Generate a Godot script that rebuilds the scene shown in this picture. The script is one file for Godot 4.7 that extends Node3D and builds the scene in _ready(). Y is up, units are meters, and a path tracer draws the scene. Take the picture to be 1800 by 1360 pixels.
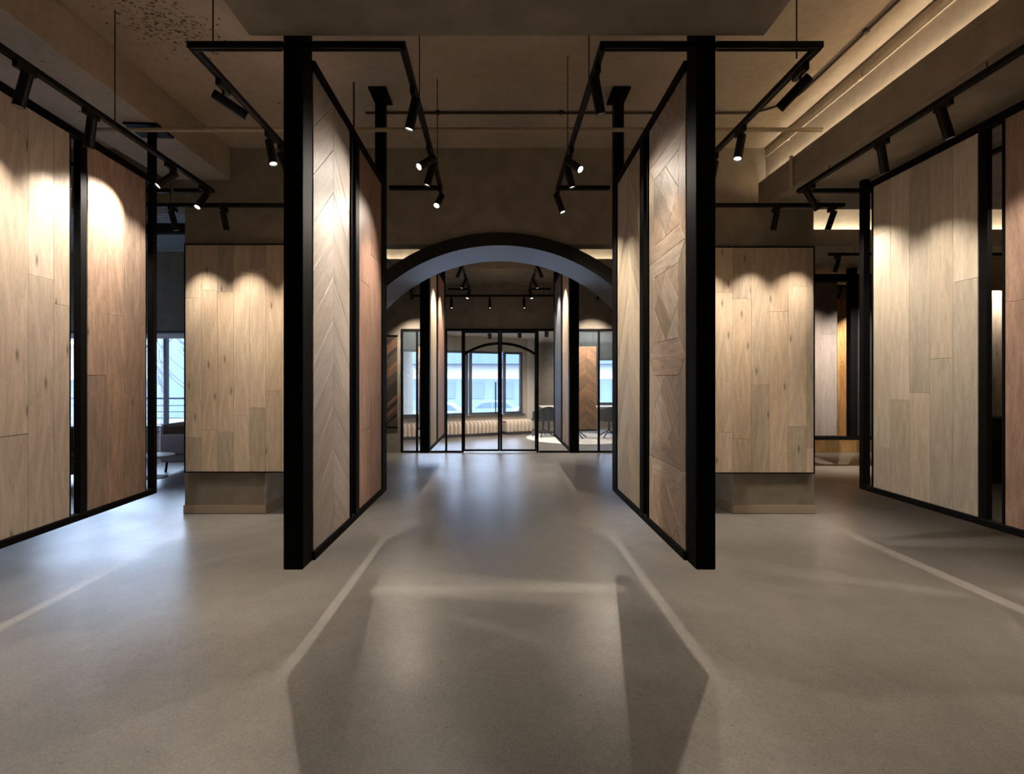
extends Node3D
# A wood-floor showroom: sample boards hang in black steel frames under suspended lighting tracks.
# Metres; floor at y = 0, ceiling at CEIL; the camera looks along -z. "d" below is the distance in front of the camera (z = -d).

const CEIL := 4.115
const TRACK_Y := 3.31
const TOP := 3.31
const LOW := 0.48

var rng := RandomNumberGenerator.new()
var M := {}
var names := {}

func _ready() -> void:
	rng.seed = 20240611
	setup_camera()
	setup_sky()
	make_materials()
	build_shell()
	build_arch()
	build_glass_partition()
	build_meeting_room()
	build_left_lounge()
	build_right_aisle()
	build_outside()
	build_pipes()
	build_frames()
	build_pier_boards()
	build_tracks()
	build_spotlights()

# ---------------------------------------------------------------- camera, sky
func setup_camera() -> void:
	var cam := Camera3D.new()
	cam.name = "camera"
	cam.projection = Camera3D.PROJECTION_FRUSTUM
	cam.near = 0.05
	cam.far = 200.0
	cam.size = 0.05 * 1360.0 / 850.0
	cam.frustum_offset = Vector2(22.0, -12.0) / 850.0 * 0.05
	cam.position = Vector3(0, 1.5, 0)
	cam.current = true
	add_child(cam)

func setup_sky() -> void:
	var we := WorldEnvironment.new()
	we.name = "environment"
	var e := Environment.new()
	e.background_mode = Environment.BG_SKY
	var sky := Sky.new()
	var sm := ProceduralSkyMaterial.new()
	sm.sky_top_color = Color(0.74, 0.85, 1.0)
	sm.sky_horizon_color = Color(0.86, 0.92, 1.0)
	sm.ground_horizon_color = Color(0.70, 0.76, 0.84)
	sm.ground_bottom_color = Color(0.5, 0.52, 0.55)
	sm.sky_energy_multiplier = 3.3
	sm.ground_energy_multiplier = 1.4
	sky.sky_material = sm
	e.sky = sky
	e.tonemap_mode = Environment.TONE_MAPPER_LINEAR
	e.tonemap_exposure = 1.0
	e.sdfgi_enabled = true
	e.ssao_enabled = true
	e.ssil_enabled = true
	we.environment = e
	add_child(we)

# ---------------------------------------------------------------- mesh builder
class MB:
	var v := PackedVector3Array()
	var n := PackedVector3Array()
	var t := PackedVector2Array()

	func tri(a: Vector3, b: Vector3, c: Vector3, ua := Vector2.ZERO, ub := Vector2.ZERO, uc := Vector2.ZERO) -> void:
		# a, b, c run counter-clockwise seen from outside; stored clockwise for Godot
		var nn := (b - a).cross(c - a)
		if nn.length_squared() < 1e-16:
			return
		nn = nn.normalized()
		v.append_array([a, c, b])
		n.append_array([nn, nn, nn])
		t.append_array([ua, uc, ub])

	func tri_n(a: Vector3, b: Vector3, c: Vector3, na: Vector3, nb: Vector3, nc: Vector3) -> void:
		if (b - a).cross(c - a).length_squared() < 1e-18:
			return
		v.append_array([a, c, b])
		n.append_array([na, nc, nb])
		t.append_array([Vector2(a.x, a.y), Vector2(c.x, c.y), Vector2(b.x, b.y)])

	func quad(a: Vector3, b: Vector3, c: Vector3, d: Vector3, ua := Vector2.ZERO, ub := Vector2(1, 0), uc := Vector2(1, 1), ud := Vector2(0, 1)) -> void:
		tri(a, b, c, ua, ub, uc)
		tri(a, c, d, ua, uc, ud)

	func box(lo: Vector3, hi: Vector3, bv := 0.0) -> MB:
		# a box with chamfered edges
		var c := (lo + hi) / 2.0
		var h := (hi - lo) / 2.0
		bv = minf(bv, minf(h.x, minf(h.y, h.z)) * 0.9)
		for axis in 3:
			var a1 := (axis + 1) % 3
			var a2 := (axis + 2) % 3
			for s in [-1.0, 1.0]:
				var q := []
				for k in [[-1, -1], [1, -1], [1, 1], [-1, 1]]:
					var p := Vector3.ZERO
					p[axis] = s * h[axis]
					p[a1] = k[0] * (h[a1] - bv) * s
					p[a2] = k[1] * (h[a2] - bv)
					q.append(c + p)
				quad(q[0], q[1], q[2], q[3], Vector2(q[0][a1], q[0][a2]), Vector2(q[1][a1], q[1][a2]), Vector2(q[2][a1], q[2][a2]), Vector2(q[3][a1], q[3][a2]))
		if bv <= 0.0:
			return self
		for axis in 3:
			var a1 := (axis + 1) % 3
			var a2 := (axis + 2) % 3
			for s1 in [-1.0, 1.0]:
				for s2 in [-1.0, 1.0]:
					var e := []
					for k in [[0, -1.0], [1, -1.0], [1, 1.0], [0, 1.0]]:
						var p := Vector3.ZERO
						p[axis] = k[1] * (h[axis] - bv)
						p[a1] = s1 * (h[a1] - (bv if k[0] == 1 else 0.0))
						p[a2] = s2 * (h[a2] - (bv if k[0] == 0 else 0.0))
						e.append(c + p)
					if s1 * s2 > 0:
						quad(e[0], e[1], e[2], e[3])
					else:
						quad(e[3], e[2], e[1], e[0])
		for sx in [-1.0, 1.0]:
			for sy in [-1.0, 1.0]:
				for sz in [-1.0, 1.0]:
					var p1 := c + Vector3(sx * h.x, sy * (h.y - bv), sz * (h.z - bv))
					var p2 := c + Vector3(sx * (h.x - bv), sy * h.y, sz * (h.z - bv))
					var p3 := c + Vector3(sx * (h.x - bv), sy * (h.y - bv), sz * h.z)
					if sx * sy * sz > 0:
						tri(p1, p2, p3)
					else:
						tri(p1, p3, p2)
		return self

	func lathe(profile: Array, xf: Transform3D, sides := 24) -> MB:
		# profile of (radius, height) pairs turned round the local y axis; runs from bottom to top on the outside
		for i in profile.size() - 1:
			var r0: float = profile[i][0]
			var y0: float = profile[i][1]
			var r1: float = profile[i + 1][0]
			var y1: float = profile[i + 1][1]
			var nr := Vector2(y1 - y0, -(r1 - r0)).normalized()
			for k in sides:
				var f0 := TAU * k / sides
				var f1 := TAU * (k + 1) / sides
				var c0 := Vector3(sin(f0), 0, cos(f0))
				var c1 := Vector3(sin(f1), 0, cos(f1))
				var a := xf * (c0 * r0 + Vector3.UP * y0)
				var b := xf * (c1 * r0 + Vector3.UP * y0)
				var c := xf * (c1 * r1 + Vector3.UP * y1)
				var dd := xf * (c0 * r1 + Vector3.UP * y1)
				var n0 := (xf.basis * (c0 * nr.x + Vector3.UP * nr.y)).normalized()
				var n1 := (xf.basis * (c1 * nr.x + Vector3.UP * nr.y)).normalized()
				tri_n(a, b, c, n0, n1, n1)
				tri_n(a, c, dd, n0, n1, n0)
		return self

	func tube(points: Array, r: float, sides := 10) -> MB:
		var rings := []
		for i in points.size():
			var dir: Vector3
			if i == 0:
				dir = points[1] - points[0]
			elif i == points.size() - 1:
				dir = points[i] - points[i - 1]
			else:
				dir = (points[i + 1] - points[i]).normalized() + (points[i] - points[i - 1]).normalized()
			dir = dir.normalized()
			var up := Vector3.UP if absf(dir.y) < 0.9 else Vector3.RIGHT
			var sx := up.cross(dir).normalized()
			var sy := dir.cross(sx)
			var ring := []
			for k in sides:
				var f := TAU * k / sides
				ring.append(sx * cos(f) + sy * sin(f))
			rings.append(ring)
		for i in points.size() - 1:
			for k in sides:
				var k2 := (k + 1) % sides
				var n0: Vector3 = rings[i][k]
				var n1: Vector3 = rings[i][k2]
				var n2: Vector3 = rings[i + 1][k2]
				var n3: Vector3 = rings[i + 1][k]
				var p0: Vector3 = points[i] + n0 * r
				var p1: Vector3 = points[i] + n1 * r
				var p2: Vector3 = points[i + 1] + n2 * r
				var p3: Vector3 = points[i + 1] + n3 * r
				tri_n(p0, p1, p2, n0, n1, n2)
				tri_n(p0, p2, p3, n0, n2, n3)
		for e in [0, points.size() - 1]:
			for k in range(1, sides - 1):
				var a: Vector3 = points[e] + rings[e][0] * r
				var b: Vector3 = points[e] + rings[e][k] * r
				var c: Vector3 = points[e] + rings[e][k + 1] * r
				if e == 0:
					tri(a, c, b)
				else:
					tri(a, b, c)
		return self

	func extrude(poly: PackedVector2Array, z0: float, z1: float) -> MB:
		# a counter-clockwise outline in x-y drawn out from z0 (back) to z1 (front)
		if Geometry2D.is_polygon_clockwise(poly):
			poly.reverse()
		var idx := Geometry2D.triangulate_polygon(poly)
		for i in range(0, idx.size(), 3):
			var a := poly[idx[i]]
			var b := poly[idx[i + 1]]
			var c := poly[idx[i + 2]]
			if (b - a).cross(c - a) < 0:
				var s := b
				b = c
				c = s
			tri(Vector3(a.x, a.y, z1), Vector3(b.x, b.y, z1), Vector3(c.x, c.y, z1), a, b, c)
			tri(Vector3(a.x, a.y, z0), Vector3(c.x, c.y, z0), Vector3(b.x, b.y, z0), a, c, b)
		for i in poly.size():
			var a := poly[i]
			var b := poly[(i + 1) % poly.size()]
			quad(Vector3(a.x, a.y, z0), Vector3(b.x, b.y, z0), Vector3(b.x, b.y, z1), Vector3(a.x, a.y, z1), Vector2(z0, a.y), Vector2(z0, b.y), Vector2(z1, b.y), Vector2(z1, a.y))
		return self

	func mesh() -> ArrayMesh:
		var m := ArrayMesh.new()
		var arr := []
		arr.resize(Mesh.ARRAY_MAX)
		arr[Mesh.ARRAY_VERTEX] = v
		arr[Mesh.ARRAY_NORMAL] = n
		arr[Mesh.ARRAY_TEX_UV] = t
		m.add_surface_from_arrays(Mesh.PRIMITIVE_TRIANGLES, arr)
		return m

func bx(x0: float, x1: float, y0: float, y1: float, d0: float, d1: float, bv := 0.0) -> MB:
	# box from distances d0 (near) to d1 (far)
	return MB.new().box(Vector3(x0, y0, -d1), Vector3(x1, y1, -d0), bv)

func numbered(called: String, under: Node) -> String:
	var key := str(under.get_instance_id()) + called
	names[key] = names.get(key, -1) + 1
	return called if names[key] == 0 else "%s_%03d" % [called, names[key]]

func obj(called: String, mb, mat: Material, under: Node = self) -> MeshInstance3D:
	var o := MeshInstance3D.new()
	o.mesh = mb.mesh() if mb is MB else mb
	o.name = numbered(called, under)
	o.material_override = mat
	under.add_child(o, true)
	return o

func thing(called: String, label: String, category: String, at := Vector3.ZERO, turn := 0.0, group := "") -> Node3D:
	var o := Node3D.new()
	o.name = numbered(called, self)
	o.position = at
	o.rotation.y = turn
	add_child(o, true)
	return tag(o, label, category, group)

func tag(o: Node3D, label: String, category: String, group := "", kind := "") -> Node3D:
	o.set_meta("label", label)
	o.set_meta("category", category)
	if group:
		o.set_meta("group", group)
	if kind:
		o.set_meta("kind", kind)
	return o

func struct(called: String, mb, mat: Material, label: String, category: String) -> MeshInstance3D:
	var o := obj(called, mb, mat)
	tag(o, label, category, "", "structure")
	return o

func pivot(called: String, under: Node, at: Vector3, turn := 0.0) -> Node3D:
	var o := Node3D.new()
	o.name = numbered(called, under)
	o.position = at
	o.rotation.y = turn
	under.add_child(o, true)
	return o

# ---------------------------------------------------------------- materials
func flat(c: Color, rough := 0.6, metal := 0.0, spec := 0.5) -> StandardMaterial3D:
	var m := StandardMaterial3D.new()
	m.albedo_color = c
	m.roughness = rough
	m.metallic = metal
	m.metallic_specular = spec
	return m

func noise(f: float, oct := 4, sd := 1) -> FastNoiseLite:
	var n := FastNoiseLite.new()
	n.noise_type = FastNoiseLite.TYPE_SIMPLEX_SMOOTH
	n.frequency = f
	n.fractal_octaves = oct
	n.seed = sd
	return n

func tex(im: Image) -> ImageTexture:
	return ImageTexture.create_from_image(im)

func grain_image(sd: int, contrast: float, knots: int, cathedral: float) -> Image:
	# 256 across the grain, 1024 along it
	var w := 256
	var h := 1024
	var im := Image.create(w, h, false, Image.FORMAT_RGB8)
	var nf := noise(1.0, 3, sd)
	var nb := noise(1.0, 2, sd + 7)
	var r := RandomNumberGenerator.new()
	r.seed = sd
	var ks := []
	for k in knots:
		ks.append([r.randf() * w, r.randf() * h, r.randf_range(3.0, 8.0)])
	for y in h:
		var a := TAU * y / h
		var cy := cos(a) * 1.6
		var sy := sin(a) * 1.6
		for x in w:
			var b := TAU * x / w
			var ux := cos(b)
			var uy := sin(b)
			var wob := nb.get_noise_3d(ux * 1.1, uy * 1.1 + cy * 0.55, sy * 0.55)
			var fine := nf.get_noise_3d(x * 0.22, cy * 3.0, sy * 3.0)
			var mid := sin((x * 0.10 + wob * 26.0 * cathedral)) * 0.5
			var g := 0.9 + contrast * (fine * 0.5 + mid * 0.35 + wob * 0.7)
			var tint := Vector3.ONE
			for k in ks:
				var dx: float = fposmod(x - k[0] + w / 2.0, w) - w / 2.0
				var dy: float = fposmod(y - k[1] + h / 2.0, h) - h / 2.0
				var q: float = sqrt(dx * dx + dy * dy * 0.12) / k[2]
				if q < 2.6:
					var dark := exp(-q * q * 0.9)
					g *= 1.0 - 0.38 * dark
			g = clampf(g, 0.12, 1.0)
			im.set_pixel(x, y, Color(g * tint.x, g * tint.y, g * tint.z))
	return im

func wood(key: String, grain: String, c: Color, spread: float, rough := 0.5) -> void:
	# four boards' tones of one kind of floor
	var set := []
	var r := RandomNumberGenerator.new()
	r.seed = hash(key)
	for k in 4:
		var m := StandardMaterial3D.new()
		var f := 1.0 + spread * (k - 1.5) / 1.5
		var warm := 1.0 + spread * 0.35 * r.randf_range(-1.0, 1.0)
		m.albedo_color = Color(minf(c.r * f * warm, 1.0), minf(c.g * f, 1.0), minf(c.b * f / warm, 1.0))
		m.albedo_texture = M[grain]
		m.roughness = rough
		m.metallic_specular = 0.4
		m.resource_name = key
		set.append(m)
	M[key] = set

func make_materials() -> void:
	M.black = flat(Color(0.042, 0.039, 0.04), 0.6, 0.0, 0.2)
	M.track = flat(Color(0.055, 0.05, 0.05), 0.5, 0.0, 0.3)
	M.lamp_black = flat(Color(0.06, 0.055, 0.055), 0.45, 0.0, 0.35)
	M.steel_arch = flat(Color(0.055, 0.055, 0.06), 0.36, 0.0, 0.6)
	M.rod = flat(Color(0.22, 0.19, 0.16), 0.5)
	M.wire = flat(Color(0.2, 0.15, 0.11), 0.6)
	M.lens = flat(Color(1, 1, 1), 0.3)
	M.lens.emission_enabled = true
	M.lens.emission = Color(1.0, 0.95, 0.88)
	M.lens.emission_energy_multiplier = 6.0
	M.led = flat(Color(1, 1, 1), 0.5)
	M.led.emission_enabled = true
	M.led.emission = Color(1.0, 0.92, 0.80)
	M.led.emission_energy_multiplier = 3.0
	M.glass = StandardMaterial3D.new()
	M.glass.transparency = BaseMaterial3D.TRANSPARENCY_ALPHA
	M.glass.albedo_color = Color(0.8, 0.9, 0.95, 0.05)
	M.glass.roughness = 0.02
	M.white = flat(Color(0.86, 0.85, 0.83), 0.6)
	M.inner_white = flat(Color(0.74, 0.71, 0.66), 0.8)
	M.window_frame = flat(Color(0.25, 0.27, 0.31), 0.5)
	M.curtain = flat(Color(0.85, 0.84, 0.82), 0.9)
	M.upholstery = flat(Color(0.80, 0.74, 0.68), 0.9)
	M.mauve = flat(Color(0.55, 0.50, 0.52), 0.95)
	M.plum = flat(Color(0.3, 0.25, 0.28), 0.95)
	M.chair_black = flat(Color(0.09, 0.09, 0.1), 0.7)
	M.rug = flat(Color(0.86, 0.85, 0.84), 1.0)
	M.slat = flat(Color(0.62, 0.62, 0.62), 0.7)
	M.cabinet = flat(Color(0.07, 0.065, 0.062), 0.6)
	# plaster and paint: taupe, with a fine roller relief
	var pn := NoiseTexture2D.new()
	pn.width = 512
	pn.height = 512
	pn.seamless = true
	pn.noise = noise(0.02, 5, 5)
	pn.color_ramp = Gradient.new()
	pn.color_ramp.set_color(0, Color(0.86, 0.86, 0.86))
	pn.color_ramp.set_color(1, Color(1, 1, 1))
	M.mottle = pn
	M.paint = flat(Color(0.61, 0.57, 0.515), 0.85, 0.0, 0.3)
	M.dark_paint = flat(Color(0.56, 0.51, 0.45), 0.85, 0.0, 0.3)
	M.base_paint = flat(Color(0.68, 0.62, 0.54), 0.7, 0.0, 0.3)
	M.reveal_paint = flat(Color(0.78, 0.75, 0.70), 0.8, 0.0, 0.3)
	for k in ["paint", "dark_paint", "reveal_paint"]:
		M[k].albedo_texture = pn
		M[k].uv1_triplanar = true
		M[k].uv1_world_triplanar = true
		M[k].uv1_scale = Vector3.ONE * 0.35
	M.ceiling = ceiling_material()
	M.concrete = concrete_material()
	M.grain_fine = tex(grain_image(11, 0.10, 0, 0.35))
	M.grain_knot = tex(grain_image(23, 0.11, 2, 0.5))
	M.grain_bold = tex(grain_image(37, 0.17, 1, 0.7))
	wood("oak_white", "grain_knot", Color(0.86, 0.79, 0.71), 0.05)
	wood("oak_brown", "grain_bold", Color(0.73, 0.63, 0.555), 0.06)
	wood("oak_pier", "grain_knot", Color(0.82, 0.74, 0.64), 0.06)
	wood("oak_greige", "grain_fine", Color(0.80, 0.755, 0.68), 0.06)
	wood("oak_smoked", "grain_bold", Color(0.62, 0.52, 0.46), 0.07)
	wood("chevron_pale", "grain_fine", Color(0.82, 0.77, 0.73), 0.05)
	wood("chevron_sand", "grain_fine", Color(0.84, 0.78, 0.68), 0.05)
	wood("parquet_tan", "grain_bold", Color(0.76, 0.68, 0.60), 0.08)
	wood("plank_rust", "grain_bold", Color(0.72, 0.57, 0.49), 0.08)
	wood("chevron_honey", "grain_bold", Color(0.80, 0.60, 0.42), 0.08)
	wood("chevron_dark", "grain_bold", Color(0.42, 0.34, 0.28), 0.30)
	wood("plank_grey", "grain_fine", Color(0.50, 0.47, 0.45), 0.05)
	wood("plank_ink", "grain_fine", Color(0.2, 0.2, 0.22), 0.08)
	wood("plank_gold", "grain_bold", Color(0.78, 0.60, 0.38), 0.10)
	wood("plank_steel", "grain_fine", Color(0.42, 0.44, 0.48), 0.05)
	M.joint = flat(Color(0.30, 0.25, 0.21), 0.9)

func ceiling_material() -> StandardMaterial3D:
	# rough painted concrete; stains and pits are dirt on the slab
	var s := 1024
	var im := Image.create(s, s, false, Image.FORMAT_RGB8)
	var a := noise(0.006, 4, 3)
	var b := noise(0.09, 3, 9)
	for y in s:
		for x in s:
			var g := clampf(0.92 + 0.08 * a.get_noise_2d(x, y) + 0.04 * b.get_noise_2d(x, y), 0.5, 1.0)
			im.set_pixel(x, y, Color(g, g, g))
	var r := RandomNumberGenerator.new()
	r.seed = 4
	# the picture covers x -4..4 m, d 0..8 m; a patch of spalled spots lies left of the soffit, pits elsewhere
	for k in 420:
		var px: float
		var py: float
		var rad: float
		if k < 330:
			px = (r.randfn(-2.45, 0.17) + 4.0) / 8.0 * s
			py = (8.0 - r.randfn(3.55, 0.15)) / 8.0 * s
			rad = r.randf_range(0.35, 1.15)
		else:
			px = r.randf() * s
			py = r.randf() * s
			rad = r.randf_range(0.5, 1.6)
		var f := r.randf_range(0.5, 0.85)
		for yy in range(int(py - rad - 1), int(py + rad + 2)):
			for xx in range(int(px - rad - 2), int(px + rad * 1.6 + 2)):
				if xx < 0 or yy < 0 or xx >= s or yy >= s:
					continue
				var q := Vector2((xx - px) / 1.5, yy - py).length()
				if q < rad:
					var c := im.get_pixel(xx, yy)
					im.set_pixel(xx, yy, c * f)
	var m := flat(Color(0.77, 0.715, 0.64), 0.9, 0.0, 0.25)
	m.albedo_texture = tex(im)
	m.uv1_triplanar = true
	m.uv1_world_triplanar = true
	m.uv1_scale = Vector3.ONE / 8.0
	m.uv1_offset = Vector3(0.5, 0, 0)
	return m

func concrete_material() -> StandardMaterial3D:
	var s := 1024
	var im := Image.create(s, s, false, Image.FORMAT_RGB8)
	var a := noise(0.004, 5, 31)
	var b := noise(0.03, 3, 32)
	var r := RandomNumberGenerator.new()
	r.seed = 77
	for y in s:
		var fy := absf(y / float(s) - 0.5) * 2.0
		for x in s:
			var fx := absf(x / float(s) - 0.5) * 2.0
			var edge := minf(minf(1.0 - fx, 1.0 - fy) * 8.0, 1.0)
			var g := 0.84 + edge * (0.09 * a.get_noise_2d(x, y) + 0.04 * b.get_noise_2d(x, y)) + r.randf_range(-0.07, 0.07)
			im.set_pixel(x, y, Color(g, g, g))
	for k in 500:
		var px := r.randi_range(2, s - 3)
		var py := r.randi_range(2, s - 3)
		var f := r.randf_range(0.55, 0.85) if k % 4 else r.randf_range(1.05, 1.15)
		im.set_pixel(px, py, im.get_pixel(px, py) * f)
		if k % 3 == 0:
			im.set_pixel(px + 1, py, im.get_pixel(px + 1, py) * f)
	var m := flat(Color(0.55, 0.53, 0.505), 0.34, 0.0, 0.5)
	m.albedo_texture = tex(im)
	var ro := Image.create(256, 256, false, Image.FORMAT_RGB8)
	var c := noise(0.02, 4, 55)
	for y in 256:
		for x in 256:
			var e := clampf(minf(minf(x, 255 - x), minf(y, 255 - y)) / 24.0, 0.0, 1.0)
			var q := clampf(0.82 + 0.16 * e * c.get_noise_2d(x, y), 0.4, 1.0)
			ro.set_pixel(x, y, Color(q, q, q))
	m.roughness_texture = tex(ro)
	m.roughness_texture_channel = BaseMaterial3D.TEXTURE_CHANNEL_RED
	m.roughness = 0.40
	m.uv1_triplanar = true
	m.uv1_world_triplanar = true
	m.uv1_scale = Vector3.ONE / 6.0
	return m

# ---------------------------------------------------------------- the shell
func build_shell() -> void:
	struct("floor", bx(-9.7, 9.7, -0.2, 0.0, -4.2, 16.4), M.concrete, "polished grey concrete floor of the showroom", "floor")
	struct("ceiling", bx(-9.7, 9.7, CEIL, CEIL + 0.25, -4.2, 16.4), M.ceiling, "rough taupe painted concrete ceiling slab with spalled spots", "ceiling")
	struct("wall_back", bx(-9.7, 9.7, 0, CEIL, -4.2, -4.0), M.paint, "plain taupe wall at the near end of the showroom", "wall")
	# overhead box nearest the camera and the long beams
	struct("trim_1", bx(-1.336, 1.413, 3.338, CEIL, -4.0, 2.585, 0.004), M.paint, "smooth taupe boxed soffit overhead, widest dropped box above the aisle", "soffit")
	struct("trim_2", bx(-3.75, -3.03, 3.756, CEIL, -4.0, 5.45, 0.006), M.ceiling, "long concrete ceiling beam over the left aisle", "beam")
	struct("trim_3", bx(3.0, 3.5, 3.60, CEIL, -4.0, 5.45, 0.006), M.ceiling, "concrete ceiling beam washed by the cove strip on the right", "beam")
	struct("trim_4", bx(2.835, 9.5, 3.37, 3.60, -4.0, 5.30, 0.004), M.paint, "wide dropped plaster soffit over the right aisle", "soffit")
	struct("trim_5", bx(2.835, 2.86, 3.598, 3.657, -4.0, 5.30, 0.003), M.paint, "thin upstand lip hiding the long cove strip on the right", "lip")
	# cross wall with the arched way through
	var hp := PackedVector2Array()
	hp.append(Vector2(-3.545, CEIL))
	hp.append(Vector2(-3.545, 3.03))
	var half := sqrt(2.115 * 2.115 - 1.995 * 1.995)
	hp.append(Vector2(-half - 0.002, 3.03))
	for k in 17:
		var x := lerpf(-half, half, k / 16.0)
		hp.append(Vector2(x, 1.035 + sqrt(2.117 * 2.117 - x * x)))
	hp.append(Vector2(half + 0.002, 3.03))
	hp.append(Vector2(3.54, 3.03))
	hp.append(Vector2(3.54, CEIL))
	struct("wall_center", MB.new().extrude(hp, -5.65, -5.45), M.paint, "taupe cross wall above the black arch", "wall")
	for s in [-1.0, 1.0]:
		var side := "left" if s < 0 else "right"
		var x0 := minf(s * 3.545, s * 2.64)
		var x1 := maxf(s * 3.545, s * 2.64)
		var w := struct("wall_pier_" + side, bx(x0, x1, 0, 3.03, 5.45, 6.17), M.paint, "taupe pier %s of the arch carrying a large oak board" % side, "wall")
		obj("reveal", bx(s * 2.64 - 0.004, s * 2.64 + 0.004, 0.1, 3.03, 5.452, 6.168), M.reveal_paint, w)
		struct("baseboard_" + side, bx(x0 - 0.012, x1 + 0.012, 0, 0.095, 5.435, 6.18, 0.004), M.base_paint, "painted skirting round the foot of the %s pier" % side, "skirting")
	# left aisle head and its lounge
	struct("wall_left_header", bx(-9.5, -3.545, 3.44, CEIL, 5.45, 5.65), M.dark_paint, "dark taupe header over the way to the left lounge", "wall")
	struct("wall_left", wall_left_mesh(), M.dark_paint, "dark taupe outer wall on the far left with a window", "wall")
	struct("wall_right", bx(9.5, 9.7, 0, CEIL, -4.0, 16.2), M.paint, "plain taupe outer wall on the far right", "wall")
	# far cross walls at the glass partition
	struct("wall_center_far", bx(-2.9, 3.2, 2.563, CEIL, 10.04, 10.2), M.paint, "taupe wall above the glass partition", "wall")
	struct("wall_left_far", bx(-2.9, -2.04, 0, 2.563, 10.04, 10.2), M.paint, "taupe wall left of the glass partition", "wall")
	struct("wall_right_far", bx(3.2, 9.5, 0, CEIL, 10.04, 10.2), M.paint, "taupe end wall of the right aisle", "wall")
	struct("wall_meeting_left", bx(-3.05, -2.9, 0, CEIL, 9.2, 16.2), M.paint, "side wall between the lounge and the meeting room", "wall")
	# soffit with a cove in front of the glass partition
	struct("trim_6", bx(-2.9, 3.2, 3.485, 3.60, 8.6, 10.04, 0.003), M.paint, "dropped soffit with a cove in front of the glass partition", "soffit")
	struct("trim_7", bx(-2.9, 3.2, 3.598, 3.657, 8.6, 8.62, 0.002), M.paint, "upstand lip of the cove before the glass partition", "lip")
	struct("trim_8", bx(-2.9, 3.2, 3.60, CEIL, 8.78, 9.0), M.paint, "lit bulkhead behind the cove before the glass partition", "bulkhead")
	struct("trim_9", bx(3.545, 9.5, 3.42, 3.60, 6.92, 10.04, 0.003), M.paint, "dropped soffit deeper in the right aisle", "soffit")
	struct("trim_10", bx(3.545, 9.5, 3.598, 3.657, 6.92, 6.94, 0.002), M.paint, "upstand lip of the cove deeper in the right aisle", "lip")
	struct("trim_11", bx(3.545, 9.5, 3.60, CEIL, 7.1, 7.3), M.paint, "lit bulkhead behind the cove deeper in the right aisle", "bulkhead")
	led_strip("cove_light", "long warm cove strip washing the right ceiling beam", 9.2, Vector3(2.945, 3.606, -0.7), Vector3(1, 0.3, 0), Vector3(0, 0, 1), 8.0)
	led_strip("cove_light", "warm cove strip in front of the lit bulkhead by the glass partition", 6.0, Vector3(0.15, 3.606, -8.70), Vector3(0, 1, -0.6), Vector3(1, 0, 0), 3.2)
	led_strip("cove_light", "warm cove strip deeper in the right aisle", 5.8, Vector3(6.5, 3.606, -7.02), Vector3(0, 1, -0.6), Vector3(1, 0, 0), 6.0)

func wall_left_mesh() -> MB:
	# outer wall at x = -9.5 with one opening for daylight
	var mb := MB.new()
	var x0 := -9.7
	var x1 := -9.5
	for span in [[-4.0, 5.6], [8.6, 9.7]]:
		mb.box(Vector3(x0, 0, -span[1]), Vector3(x1, CEIL, -span[0]))
	for span in [[5.6, 8.6]]:
		mb.box(Vector3(x0, 0, -span[1]), Vector3(x1, 0.53, -span[0]))
		mb.box(Vector3(x0, 2.45, -span[1]), Vector3(x1, CEIL, -span[0]))
	return mb

func led_strip(called: String, label: String, length: float, at: Vector3, face: Vector3, along: Vector3, e: float) -> void:
	var t := thing(called, label, "cove light", at)
	var f := face.normalized()
	var b := Basis(along.normalized(), f.cross(along.normalized()).normalized(), Vector3.ZERO)
	b.z = b.x.cross(b.y)
	var strip := obj("glowing_strip", MB.new().box(Vector3(-length / 2, -0.006, -0.003), Vector3(length / 2, 0.006, 0.003)), M.led, t)
	strip.basis = b
	obj("channel", MB.new().box(Vector3(-length / 2, -0.009, -0.007), Vector3(length / 2, 0.009, -0.003)), M.white, t).basis = b
	var l := AreaLight3D.new()
	l.name = "strip_light"
	l.area_size = Vector2(length, 0.012)
	l.light_energy = e
	l.area_normalize_energy = true
	l.light_color = Color(1.0, 0.93, 0.82)
	l.shadow_enabled = true
	# an area light shines along its own -z
	var lb := Basis(b.x, Vector3.ZERO, -f)
	lb.y = lb.z.cross(lb.x).normalized()
	l.basis = lb
	l.position = f * 0.006
	t.add_child(l, true)

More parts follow.
